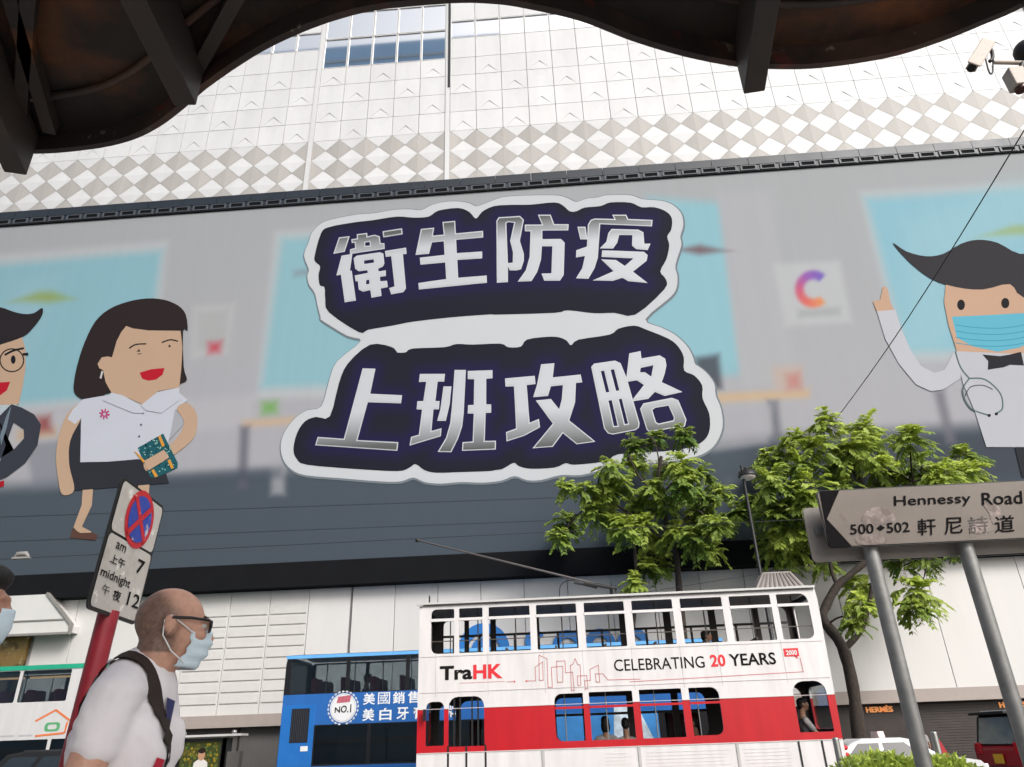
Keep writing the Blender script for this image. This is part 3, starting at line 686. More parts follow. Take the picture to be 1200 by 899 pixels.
# plates triangulated with interior points so the printed violet glow can follow the characters
def seg_d(px_, py_, poly):
    d = np.full(px_.shape, 1e9); n = len(poly)
    for i in range(n):
        ax, ay = poly[i]; bx, by = poly[(i+1) % n]; ex, ey = bx-ax, by-ay
        t_ = np.clip(((px_-ax)*ex+(py_-ay)*ey)/(ex*ex+ey*ey+1e-9), 0, 1)
        d = np.minimum(d, np.hypot(px_-ax-t_*ex, py_-ay-t_*ey))
    return d
def inside(px_, py_, poly):
    r = np.zeros(px_.shape, bool); n = len(poly)
    for i in range(n):
        ax, ay = poly[i]; bx, by = poly[(i+1) % n]
        c_ = ((ay > py_) != (by > py_)) & (px_ < (bx-ax)*(py_-ay)/(by-ay+1e-12)+ax); r ^= c_
    return r
for plate, glyphs in ((dark1, GL[:4]), (dark2, GL[4:])):
    a = np.array(plate); X, Yv = np.meshgrid(np.arange(a[:, 0].min(), a[:, 0].max(), 4.0), np.arange(a[:, 1].min(), a[:, 1].max(), 4.0))
    X, Yv = X.ravel(), Yv.ravel(); k = inside(X, Yv, plate) & (seg_d(X, Yv, plate) > 2.0); X, Yv = X[k], Yv[k]
    pts = [Vector(p) for p in plate]+[Vector(p) for p in zip(X, Yv)]; n = len(plate)
    vo, eo, fo, _, _, _ = delaunay_2d_cdt(pts, [(i, (i+1) % n) for i in range(n)], [], 1, 1e-6)
    vx = np.array([p[0] for p in vo]); vy = np.array([p[1] for p in vo]); d = np.full(vx.shape, 1e9)
    for zf, sub in glyphs:
        for o_, h_ in sub:
            po = zf(o_); dd = seg_d(vx, vy, po); d = np.minimum(d, np.where(inside(vx, vy, po), 0, dd))
    g = np.exp(-(d/11.0)**2.5)[:, None]; cb = np.array([36, 39, 50])*(1-g)+np.array([39, 37, 74])*g
    me = bpy.data.meshes.new('slogan_plate')
    me.from_pydata([tuple(np.array(P(p[0], p[1], 0.02))-np.array((0, YB, 8.05))) for p in vo], [], [tuple(f)[::-1] for f in fo])
    cl = np.ones((len(vo), 4)); cl[:, :3] = lin(cb)/GAIN
    ca = me.color_attributes.new('Col', 'FLOAT_COLOR', 'POINT'); ca.data.foreach_set('color', cl.ravel()); me.materials.append(flatprint)
    place('slogan_plate', me, board)
def silver(name, up):
    m = bpy.data.materials.new(name); m.use_nodes = True; n = m.node_tree.nodes; l = m.node_tree.links; b_ = n['Principled BSDF']
    b_.inputs['Roughness'].default_value = 0.5; b_.inputs['Specular IOR Level'].default_value = 0.25
    tc = n.new('ShaderNodeTexCoord'); sp = n.new('ShaderNodeSeparateXYZ'); l.new(tc.outputs['Object'], sp.inputs[0])
    mr = n.new('ShaderNodeMapRange'); mr.inputs['From Min'].default_value = -2.0; mr.inputs['From Max'].default_value = 2.0; l.new(sp.outputs['Z'], mr.inputs['Value'])
    cr = n.new('ShaderNodeValToRGB'); l.new(mr.outputs[0], cr.inputs[0]); l.new(cr.outputs[0], b_.inputs['Base Color'])
    el = cr.color_ramp.elements; L_, D_ = (*A(209, 214, 220), 1), (*A(96, 98, 98), 1)
    if up: el[0].position, el[0].color = 0.64, L_; el[1].position, el[1].color = 0.98, D_
    else: el[0].position, el[0].color = 0.03, D_; el[1].position, el[1].color = 0.46, L_
    return m
silv = (silver('silver_ink_top', True), silver('silver_ink_low', False)); edge = mat('white_ink', A(211, 216, 223), 0.5, noise=0)
for i, (zf, sub) in enumerate(GL):
    allp = np.array([p for o_, _ in sub for p in zf(o_)]); c_ = Vector(P(*(allp.min(0)+allp.max(0))/2, 0.03))
    q = MB()
    for o_, h_ in sub:
        o2 = zf(o_); h2 = [zf(h) for h in h_]
        flat(q, o2, h2, lambda a, c: P(a, c, 0.032), 0)
        flat(q, inset(o2, 1.25), [inset(h, -1.25) for h in h2], lambda a, c: P(a, c, 0.040), 1)
    me = q.mesh('character', [edge, silv[0 if i < 4 else 1]], c_); place('character', me, board, c_-Vector((0, YB, 8.05)))

# cartoon office workers
class Fig(MB):
    lay = 0.02
    def p(s, pts, c, smooth=0, holes=()):
        s.lay += 0.0002; L = s.lay
        flat(s, spline(pts, smooth) if smooth else pts, list(holes), lambda a, b_: P(a, b_, L), col=A(*c)); return s
    def line(s, pts, wd, c, smooth=4): return s.p(ribbon(spline(pts, smooth, False), wd), c)
    def dot(s, x, y, rx, ry, c): return s.p([(x+rx*math.cos(2*PI*i/16), y+ry*math.sin(2*PI*i/16)) for i in range(16)], c)
w1 = Zm(60, 340, 6.661); w2 = Zm(60, 460, 4.994)
SK = (200, 170, 145)
f = Fig()
f.p(w1([(240, 850), (180, 800), (180, 700), (210, 560), (260, 410), (340, 250), (450, 150), (600, 90), (750, 65), (880, 75), (990, 120), (1050, 190), (1065, 315), (1030, 320), (1035, 600), (1060, 700), (1010, 730), (900, 790), (470, 800), (400, 840), (300, 848)]), (50, 42, 42), 3)
f.p(w2([(185, 560), (245, 560), (238, 660), (180, 785), (235, 815), (225, 828), (165, 825), (130, 790), (178, 660)]), SK)
f.p(w2([(510, 530), (575, 530), (570, 640), (540, 720), (500, 700)]), SK)
f.p(w2([(125, 795), (170, 822), (240, 820), (272, 835), (260, 865), (110, 850)]), (98, 70, 62))
f.p(w2([(178, 140), (140, 190), (100, 300), (110, 480), (130, 575), (690, 530), (660, 440), (520, 380), (170, 405)]), (52, 54, 62))
f.p(w2([(175, 60), (100, 120), (50, 230), (28, 370), (40, 500), (65, 597), (135, 570), (105, 420), (112, 280), (175, 150)]), SK, 4)
f.p(w2([(185, 40), (330, 15), (420, 15), (540, 75), (620, 0), (700, -12), (745, -2), (800, 45), (735, 95), (715, 160), (690, 270), (660, 420), (510, 390), (330, 405), (170, 408), (175, 150), (140, 185), (95, 155), (125, 100)]), (206, 210, 222))
f.p(w2([(735, 92), (790, 60), (845, 110), (855, 190), (830, 270), (740, 350), (640, 410), (560, 460), (548, 400), (660, 335), (740, 260), (775, 190), (770, 150)]), SK, 4)
f.p(w2([(725, 95), (770, 150), (772, 190), (690, 280)]), (176, 178, 186))
f.p(w2([(505, 325), (655, 240), (740, 410), (740, 440), (610, 500), (580, 495)]), (38, 96, 106))
rb = random.Random(3)
for i in range(90):
    u, v = rb.random(), rb.random(); a = np.array((505, 325))+u*np.array((150, -85))+v*np.array((85, 170))
    f.dot(*w2([tuple(a)])[0], 0.9, 0.8, (150, 196, 190) if i % 2 else (22, 46, 58))
for o_ in ([(625, 258), (640, 250), (665, 310), (650, 320)], [(680, 398), (695, 390), (718, 440), (703, 448)], [(585, 455), (600, 448), (625, 490), (608, 497)], [(485, 345), (500, 350), (550, 400), (540, 412)]): f.p(w2(o_), (222, 160, 70))
f.p(w2([(545, 400), (660, 335), (690, 380), (640, 412), (570, 455), (552, 440)]), SK)
for k in range(8):
    a = 2*PI*k/8+.2; c0 = np.array(w2([(312, 125)])[0]); dd = np.array((math.cos(a), math.sin(a)))
    f.line([tuple(c0+dd*1.8), tuple(c0+dd*6.2)], 1.7, (202, 70, 128), 1)
for p_ in ((537, 120), (526, 188), (515, 256)): f.dot(*w2([p_])[0], 1.1, 1.1, (82, 84, 96))
f.p(w1([(585, 280), (640, 300), (760, 315), (1010, 318), (1025, 450), (1015, 620), (1000, 760), (830, 790), (720, 895), (560, 825), (470, 800), (425, 720), (405, 625), (375, 610), (362, 575), (395, 525), (440, 518), (475, 525), (510, 400), (545, 330)]), SK)
f.p(w1([(470, 800), (560, 822), (700, 899), (720, 960), (640, 960), (400, 860)]), (206, 210, 222))
f.p(w1([(700, 899), (830, 795), (1000, 760), (1000, 860), (860, 960), (740, 940)]), (206, 210, 222))
f.p(w1([(565, 825), (700, 880), (825, 790), (760, 770), (640, 780)]), SK)
f.p(w1([(690, 645), (780, 618), (885, 608), (870, 660), (820, 698), (760, 708), (710, 692)]), (190, 34, 52))
f.line(w1([(608, 455), (660, 425), (742, 420)]), 1.6, (34, 32, 36)); f.line(w1([(862, 410), (930, 388), (990, 400)]), 1.6, (34, 32, 36))
f.line(w1([(668, 478), (695, 476)]), 1.2, (60, 52, 50), 1); f.line(w1([(672, 500), (705, 496)]), 0.9, (60, 52, 50), 1); f.line(w1([(915, 442), (935, 438)]), 1.3, (60, 52, 50), 1)
f.dot(*w1([(685, 468)])[0], .9, 1.2, (60, 52, 50)); f.dot(*w1([(923, 434)])[0], .9, 1.2, (60, 52, 50))
f.line(w1([(400, 632), (385, 690)]), 2.2, (206, 206, 206), 1)
f.build('printed_woman', flatprint, board)
m1 = Zm(0, 340, 3.743); f = Fig()
f.p(m1([(-200, 480), (75, 500), (60, 560), (-20, 760), (-200, 900)]), (188, 200, 208))
f.p(m1([(-260, 520), (-60, 540), (-10, 700), (-60, 980), (-240, 980)]), (58, 62, 72))
f.p(m1([(-10, 560), (50, 500), (95, 515), (150, 545), (180, 590), (165, 680), (110, 760), (30, 820), (-20, 840), (-60, 980), (-60, 800), (-10, 745), (60, 700), (105, 650), (105, 610), (60, 580), (25, 680), (-10, 780)]), (62, 66, 76))
f.p(m1([(0, 640), (25, 560), (50, 505), (30, 600), (5, 680)]), (120, 136, 150))
f.p(m1([(-190, 250), (-60, 240), (95, 200), (112, 260), (112, 340), (100, 420), (82, 500), (0, 505), (-150, 500)]), SK)
f.p(m1([(-240, 200), (-200, 110), (-80, 70), (0, 75), (60, 95), (110, 105), (150, 100), (185, 78), (185, 110), (150, 160), (100, 205), (0, 240), (-160, 290)]), (46, 42, 46), 3)
f.p(m1([(-60, 410), (45, 402), (30, 440), (0, 462), (-40, 455)]), (190, 34, 52))
for cx_ in (52, -90):
    f.line(m1([(cx_+52*math.cos(2*PI*i/16), 308+50*math.sin(2*PI*i/16)) for i in range(17)]), 1.5, (34, 34, 40), 2)
    f.dot(*m1([(cx_+6, 305)])[0], 2.8, 5.0, (34, 34, 40))
f.line(m1([(20, 285), (60, 265), (105, 255)]), 2.4, (34, 34, 40)); f.line(m1([(100, 282), (124, 280)]), 3, (34, 34, 40), 1)
f.p(m1([(-20, 845), (18, 835), (18, 860), (-20, 870)]), (178, 30, 48))
f.build('printed_man_with_glasses', flatprint, board)
d1 = Zm(1010, 270, 3.458); f = Fig()
f.p(d1([(380, 490), (700, 480), (900, 520), (900, 880), (505, 878), (460, 740), (410, 620), (395, 560)]), (196, 198, 206))
f.p(d1([(60, 325), (135, 320), (160, 400), (200, 490), (240, 550), (295, 578), (335, 565), (375, 490), (400, 520), (400, 600), (330, 645), (280, 652), (220, 625), (150, 540), (95, 440)]), (200, 202, 210))
f.p(d1([(45, 288), (75, 280), (85, 230), (95, 226), (105, 240), (115, 290), (130, 322), (60, 328)]), (205, 170, 145))
f.p(d1([(340, 220), (480, 230), (620, 215), (900, 240), (900, 480), (620, 500), (385, 490), (350, 380), (333, 290)]), (205, 170, 145))
f.p(d1([(125, 50), (180, 85), (260, 105), (330, 95), (400, 55), (470, 38), (550, 50), (640, 95), (740, 80), (900, 60), (900, 320), (660, 275), (600, 218), (490, 240), (380, 230), (280, 195), (190, 125)]), (58, 56, 61), 3)
f.dot(*d1([(402, 302)])[0], 4.6, 6.2, (36, 34, 38)); f.dot(*d1([(581, 295)])[0], 4.8, 6.2, (36, 34, 38))
f.p(d1([(365, 350), (480, 345), (660, 335), (720, 335), (700, 440), (640, 475), (550, 492), (450, 470), (385, 435)]), (104, 186, 210))
for z in (385, 410, 435, 458): f.line(d1([(380, z-2), (450, z+8), (550, z+12), (640, z+2), (700, z-16)]), 0.9, (72, 154, 182))
f.p(d1([(488, 503), (560, 510), (600, 503), (645, 492), (657, 548), (600, 545), (575, 555), (510, 565), (512, 530)]), (44, 44, 50))
f.line(d1([(378, 490), (400, 555), (435, 600)]), 1.8, (96, 116, 114)); f.line(d1([(435, 600), (408, 650), (440, 720), (515, 750)]), 1.7, (96, 116, 114))
f.line(d1([(435, 600), (500, 605), (560, 660), (570, 720), (545, 742)]), 1.7, (96, 116, 114)); f.line(d1([(420, 670), (440, 635), (490, 628), (530, 645)]), 1.1, (70, 72, 76))
f.dot(*d1([(516, 750)])[0], 2, 1.8, (40, 40, 44)); f.dot(*d1([(545, 744)])[0], 2, 1.8, (40, 40, 44))
f.p(d1([(620, 878), (900, 878), (900, 1000), (650, 1000)]), (50, 52, 58))
f.build('printed_doctor', flatprint, board)
# ------------------------------------------------------------------ tram
TX0, TX1, TY, TW = -3.52, 6.08, 18.6, 2.0
tram = empty('tram', ((TX0+TX1)/2, TY+TW/2, ROADZ), 'white and red double decker tram with open windows crossing the street', 'tram')
ZR = -ROADZ
def L0(z): return z+ZR                           # world height -> height over the tram's own origin
tw, tr = (0.645, 0.625, 0.625), (0.44, 0.008, 0.015)
tram_paint = band_mat('tram_paint', [(L0(1.28), tw), (L0(2.20), tr), (9, tw)], 0.32, noise=0.07)
tram_dark = mat('tram_interior', (0.055, 0.045, 0.04), 0.6, noise=0.2)
tram_white = mat('tram_white', tw, 0.35, noise=0.05, scale=1.2)
tram_red = mat('tram_red', tr, 0.32, noise=0.06, scale=1.2)
blackm = mat('black_trim', (0.012, 0.012, 0.013), 0.45, noise=0.1)
steel = mat('brushed_steel', (0.45, 0.45, 0.44), 0.35, 1.0, noise=0.15)
gclear = glass_mat('clear_glass', (0.86, 0.9, 0.9), 0.08)
gmid = glass_mat('bus_glass', (0.55, 0.58, 0.6), 0.10)
gdark = glass_mat('tinted_glass', (0.22, 0.24, 0.25), 0.12)
UP = [(-3.23, -2.66, (0.16, 0, 0.05, 0.12)), (-2.54, -1.96, 0.03), (-1.81, -0.80, 0.03), (-0.64, 0.34, 0.03), (0.53, 1.50, 0.03), (1.69, 2.67, 0.03), (2.86, 3.86, 0.03), (4.04, 5.02, 0.03), (5.17, 5.90, (0.03, 0.16, 0.18, 0.03))]
LOW = [(-3.32, -2.89, 1.43, 2.36, (0.03, 0.03, 0.14, 0.14)), (-2.79, -1.95, 1.40, 2.45, (0.02, 0.02, 0.22, 0.22)), (-0.31, 0.36, 1.43, 2.43, (0.16, 0.02, 0.02, 0.16)),
       (0.50, 1.50, 1.43, 2.44, 0.02), (1.66, 2.63, 1.43, 2.45, 0.02), (2.80, 3.48, 1.45, 2.45, (0.02, 0.16, 0.18, 0.02)), (5.15, 5.90, 1.44, 2.50, (0.02, 0.02, 0.24, 0.26))]
side = [(TX0, 0.30), (6.00, 0.30), (6.05, 1.4), (TX1, 2.3), (6.13, 4.3), (6.11, 4.58), (5.98, 4.64), (TX0+0.12, 4.60), (TX0, 4.48)]
holes = [rrect(a, c, 3.42, 4.46, r) for a, c, r in UP]+[rrect(a, c, z0, z1, r) for a, c, z0, z1, r in LOW]
q = MB(); q.wall(side, holes, lambda u, v, d: (u, TY+d, v), 0.05, 0, 1); q.build('near_side', [tram_paint, tram_dark], tram)
q = MB(); q.wall(side, holes, lambda u, v, d: (u, TY+TW-0.05+d, v), 0.05, 1, 0); q.build('far_side', [tram_paint, tram_dark], tram)
# ends: panels with windscreens
for nm, x0 in (('rear_end', TX0), ('front_end', TX1-0.03)):
    q = MB(); sgn = 1 if nm == 'rear_end' else -1
    def endf(u, v, d, x0=x0, sgn=sgn):
        bow = 0.16*(1-((u-TY-TW/2)/(TW/2))**2)
        return (x0-sgn*bow*0.6+sgn*d, u, v)
    ys = [TY+0.06+(TW-0.12)*k/8 for k in range(9)]
    out = [(y, 0.3) for y in ys]+[(y, 4.56) for y in ys[::-1]]
    hl = [rrect(TY+0.22, TY+TW-0.22, 3.45, 4.4, 0.12), rrect(TY+0.22, TY+TW-0.22, 1.5, 2.45, 0.12)]
    q.wall(out, hl, endf, 0.05, 0, 1); q.build(nm, [tram_paint, tram_dark], tram)
    q = MB(); q.wall(rrect(TY+0.22, TY+TW-0.22, 1.5, 2.45, 0.12), [], endf, 0.01); q.build('windscreen', gclear, tram)
# roof, gutter, decks
q = MB(); n = 10; prof = [(TY-0.05+(TW+0.10)*k/n, 4.60+0.14*math.sin(PI*k/n)) for k in range(n+1)]
vs = [(x, y, z) for x in (TX0-0.06, TX1+0.02) for y, z in prof]; q.add(vs, [(k, k+1, n+2+k, n+1+k) for k in range(n)], 0, True)
q.add([(x, y, z-0.05) for x, y, z in vs], [(k+1, k, n+1+k, n+2+k) for k in range(n)], 1)
q.build('roof', [tram_white, tram_dark], tram)
q = MB(); q.box(TX0-0.08, TX1+0.03, TY-0.07, TY-0.04, 4.575, 4.625); q.build('gutter', mat('gutter_grey', (0.5, 0.49, 0.48), 0.5), tram)
q = MB(); q.box(TX0+0.1, TX1-0.1, TY+0.06, TY+TW-0.06, 2.60, 2.72); q.box(TX0+0.1, TX1-0.1, TY+0.06, TY+TW-0.06, 0.66, 0.76); q.build('floor', tram_dark, tram)
q = MB(); q.box(TX0+0.15, TX1-0.15, TY+0.06, TY+TW-0.06, 4.50, 4.53); q.build('ceiling', mat('tram_ceiling', (0.30, 0.27, 0.24), 0.6), tram)
# sash bars: white across the upper deck, red across the lower
for a, c, r in UP:
    q = MB(); q.box(a-0.01, c+0.01, TY-0.012, TY+0.03, 4.17, 4.235); q.build('sash_bar', tram_white, tram)
    q = MB(); q.box(a, c, TY+0.055, TY+0.075, 3.70, 3.72); q.tube([((a+c)/2+0.12, TY+0.5, 2.7), ((a+c)/2+0.12, TY+0.5, 4.5)], 0.016, 6); q.build('guard_bar', mat('rail_brown', (0.10, 0.085, 0.075), 0.4, 0.4), tram)
    q = MB(); q.box(a, c, TY+TW-0.075, TY+TW-0.053, 4.02, 4.08); q.box((a+c)/2-0.03, (a+c)/2+0.03, TY+TW-0.08, TY+TW-0.055, 3.42, 4.05); q.build('far_sash', tram_dark, tram)
for a, c, z0, z1, r in LOW[2:6]:
    q = MB(); q.box(a-0.01, c+0.01, TY-0.012, TY+0.03, 2.10, 2.15); q.build('sash_bar', tram_red, tram)
    q = MB(); q.box(a, c, TY+TW-0.075, TY+TW-0.053, 2.0, 2.06); q.build('far_sash', tram_dark, tram)
    q = MB(); q.tube([((a+c)/2-0.1, TY+0.45, 0.7), ((a+c)/2-0.1, TY+0.45, 2.6)], 0.016, 6); q.build('grab_pole', steel, tram)
for a in (-2.6, -1.4, -0.2, 1.0, 2.2, 3.4, 4.6):
    for y in (TY+0.15, TY+1.15):
        q = MB(); q.box(a, a+0.42, y, y+0.7, 3.12, 3.18); q.box(a-0.03, a+0.02, y, y+0.7, 3.12, 3.52); q.build('seat', tram_dark, tram, bevel=0.01)
# bench behind passengers, door leaves, skirt ribs
q = MB(); q.box(-0.4, 3.6, TY+1.42, TY+1.85, 1.10, 1.18); q.box(-0.4, 3.6, TY+0.12, TY+0.5, 1.10, 1.18); q.build('bench', mat('bench_wood', (0.12, 0.06, 0.03), 0.5), tram)
for x in (-2.79, -2.37, -1.93, 5.07, 5.58, 5.92):
    q = MB(); q.box(x-0.022, x+0.022, TY-0.008, TY+0.02, 0.32, 1.42 if x < 0 else 1.30); q.build('door_gap', blackm, tram)
for x in (-2.66, -2.52, -2.24, -2.1):
    q = MB(); q.box(x-0.02, x+0.02, TY+0.04, TY+0.07, 1.40, 2.44); q.build('door_rail', blackm, tram)
for x in (-0.62, 1.54, 3.72):
    q = MB(); q.box(x-0.03, x+0.03, TY-0.018, TY-0.002, 0.32, 1.26); q.build('skirt_rib', mat('rib_grey', (0.42, 0.41, 0.4), 0.5), tram)
q = MB(); q.box(TX0+0.25, TX1-0.3, TY+0.03, TY+TW-0.03, ROADZ+0.12, 0.31); q.build('skirt', mat('tram_underframe', (0.03, 0.03, 0.03), 0.7), tram)
for x in (-0.1, 1.6, 2.3, 3.9):
    for y in (19.06, 20.13):
        q = MB(); q.tube([(x, y-0.05, ROADZ+0.33), (x, y+0.05, ROADZ+0.33)], 0.32, 18, smooth=False); q.build('wheel', steel, tram)
# panel seams of the tram body
for x in (-3.1, -1.85, -0.5, 0.42, 1.58, 2.72, 3.6, 5.08):
    q = MB(); q.box(x-0.004, x+0.004, TY-0.004, TY-0.001, 2.46, 3.40); q.build('seam', mat('seam_grey', (0.40, 0.37, 0.37), 0.6), tram)
for z in (2.20, 2.56, 3.36):
    q = MB(); q.box(TX0+0.05, 6.04, TY-0.010, TY-0.001, z-0.006, z+0.006); q.build('beading', mat('beading_pale', (0.52, 0.47, 0.47), 0.5), tram)
q = MB(); q.box(TX0+0.02, 6.02, TY-0.012, TY-0.001, 1.268, 1.288); q.build('beading', MATS['beading_pale'], tram)
# roof gear
q = MB(); zt = 4.70; xa, xb = 4.86, 6.28
xb = 6.1
bot = [(xa, TY+0.55, zt), (xb, TY+0.55, zt), (xb, TY+1.5, zt), (xa, TY+1.5, zt)]; top = [(xa+0.3, TY+0.75, 5.14), (xb-0.25, TY+0.75, 5.14), (xb-0.25, TY+1.3, 5.14), (xa+0.3, TY+1.3, 5.14)]
q.add(bot+top, [(0, 1, 5, 4), (1, 2, 6, 5), (2, 3, 7, 6), (3, 0, 4, 7), (4, 5, 6, 7)]); ac = q.build('roof_vent_box', mat('vent_box_grey', (0.24, 0.215, 0.205), 0.6), tram)
for i in range(9):
    u = (i+0.8)/9.6; q = MB()
    p0 = Vector(bot[0]).lerp(Vector(bot[1]), u); p1 = Vector(top[0]).lerp(Vector(top[1]), u)
    q.beam(p0.lerp(p1, 0.08)+Vector((0, -0.012, 0)), p0.lerp(p1, 0.92)+Vector((0, -0.012, 0)), 0.045, 0.02, (0, -1, 0.5)); q.build('slat', mat('vent_slat', (0.12, 0.10, 0.09), 0.6), ac)
q = MB(); q.tube([(-3.3, TY+0.1, 4.6), (-3.3, TY+0.1, 4.82)], 0.02, 6); q.build('aerial', blackm, tram)
b0 = Vector((1.30, 19.6, 4.98))
q = MB(); q.tube([b0, (0.55, 19.6, 5.2), (-3.80, 19.6, 6.47)], [0.035, 0.03, 0.022], 8); tp = q.build('trolley_pole', mat('pole_grey', (0.10, 0.09, 0.09), 0.4, 0.5), tram)
q = MB(); q.ellipsoid((-3.82, 19.6, 6.48), (0.06, 0.04, 0.06)); q.build('trolley_head', blackm, tp)
q = MB(); q.tube([(1.34, 19.6, 4.7), (1.34, 19.6, 5.02)], 0.09, 10); q.tube([(0.6, 19.55, 5.12), (1.45, 19.55, 4.94)], 0.05, 8); q.tube([(0.35, 19.65, 5.16), (0.95, 19.65, 5.0)], 0.03, 6); q.build('trolley_base', blackm, tp)
q = MB(); q.tube(spline([(0.4, 19.6, 5.22), (0.15, 19.6, 5.2), (-0.02, 19.6, 5.05), (-0.05, 19.6, 4.70)], 5, False), 0.012, 6); q.build('trolley_rope', blackm, tp)
# printed advert on the tram side
def tf(x0, x1, z0, z1): return lambda u, v: (x0+u*(x1-x0), TY-0.006, z0+v*(z1-z0))
ink_k = mat('ink_black', (0.010, 0.009, 0.009), 0.8, noise=0, spec=0.1); ink_r = mat('ink_red', (0.62, 0.02, 0.03), 0.5, noise=0); ink_p = mat('ink_pink', (0.62, 0.32, 0.32), 0.5, noise=0)
q = MB(); text(q, 'Tra', tf(-3.0, -2.22, 2.82, 3.14), 0.035); q.build('lettering', ink_k, tram)
q = MB(); text(q, 'HK', tf(-2.20, -1.50, 2.82, 3.14), 0.035); q.build('lettering', ink_r, tram)
q = MB(); text(q, 'CELEBRATING', tf(1.14, 3.25, 2.87, 3.13), 0.004); q.build('lettering', ink_k, tram)
q = MB(); text(q, '20', tf(3.39, 3.74, 2.88, 3.15), 0.03); q.build('lettering', ink_r, tram)
q = MB(); text(q, 'YEARS', tf(3.83, 4.90, 2.88, 3.15), 0.02); q.build('lettering', ink_k, tram)
q = MB(); q.add([tf(5.11, 5.45, 3.04, 3.22)(u, v) for u, v in ((0, 0), (1, 0), (1, 1), (0, 1))], [(0, 1, 2, 3)]); q.add([tf(5.33, 5.4, 2.98, 3.05)(u, v) for u, v in ((0, 1), (1, 0), (1, 1))], [(0, 1, 2)]); q.build('year_flag', ink_r, tram)
q = MB(); text(q, '2000', lambda u, v: (5.16+u*0.25, TY-0.010, 3.07+v*0.11), 0.03); q.build('lettering', tram_white, tram)
def stroke(mb, pts, wd):
    for a, c in zip(pts[:-1], pts[1:]):
        d = Vector((c[0]-a[0], 0, c[1]-a[1])).normalized(); nn = Vector((-d.z, 0, d.x))*wd/2; e_ = d*wd/2
        A0, C0 = Vector((a[0], TY-0.006, a[1]))-e_, Vector((c[0], TY-0.006, c[1]))+e_
        mb.add([A0-nn, C0-nn, C0+nn, A0+nn], [(0, 1, 2, 3)])
z3 = lambda pts: [(lambda v: (v.x, v.z))(atY(480+a/3.926, 670+c/3.926, TY)) for a, c in pts]
q = MB()
stroke(q, z3([(450, 507), (478, 506)]), 0.014); q.build('ruled_line', mat('ink_rose', (0.50, 0.16, 0.16), 0.5, noise=0), tram); q = MB()
for ln in ([(540, 503), (580, 502), (578, 440), (612, 415), (615, 500), (597, 500), (595, 385), (632, 400), (637, 533), (657, 531), (652, 440), (705, 435), (705, 508), (680, 510), (676, 412), (715, 410), (718, 465), (750, 462), (757, 547), (745, 547), (740, 432), (752, 425), (762, 400), (772, 425), (785, 430), (788, 522), (775, 525), (772, 480), (815, 478), (820, 538), (808, 540), (806, 502), (832, 500), (830, 450), (868, 430), (875, 508), (858, 508), (855, 470), (890, 470), (912, 498), (1060, 494)],): stroke(q, z3(ln), 0.014)
q.build('skyline_drawing', mat('ink_rose', (0.50, 0.16, 0.16), 0.5, noise=0), tram); q = MB()
stroke(q, [(1.48, 2.63), (5.47, 2.70), (5.46, 3.0)], 0.014)
q.build('ruled_line', MATS['ink_rose'], tram)
q = MB()
for a, c in ((5, (482, 506)), (5, (538, 503))):
    x_, z_ = z3([c])[0]; q.add([(x_+0.02*math.cos(k*PI/4), TY-0.008, z_+0.02*math.sin(k*PI/4)) for k in range(8)], [tuple(range(8))])
q.build('skyline_dot', ink_r, tram)
q = MB()
rs = random.Random(5)
for x0, x1 in ((0.75, 1.45), (1.68, 3.6), (3.85, 4.95)):
    for i in range(6): q.add([tf(x0, x1-rs.random()*0.25, 1.14-i*0.07, 1.155-i*0.07)(u, v) for u, v in ((0, 0), (1, 0), (1, 1), (0, 1))], [(0, 1, 2, 3)])
q.build('small_print', mat('ink_pale', (0.62, 0.59, 0.59), 0.5, noise=0), tram)
q = MB(); q.box(-2.52, -1.45, TY-0.006, TY-0.005, 2.742, 2.756); q.build('tagline', ink_p, tram)
q = MB(); q.ellipsoid((6.14, TY+0.25, 1.10), (0.06, 0.05, 0.05)); q.ellipsoid((6.15, TY+0.25, 0.96), (0.06, 0.05, 0.05)); q.build('tail_lamp', mat('lamp_red', (0.5, 0.01, 0.02), 0.25), tram)
q = MB(); q.box(-3.36, -3.30, TY-0.16, TY-0.10, 1.95, 2.2); q.tube([(-3.33, TY, 2.1), (-3.33, TY-0.12, 2.1)], 0.012, 6); q.build('mirror', blackm, tram)

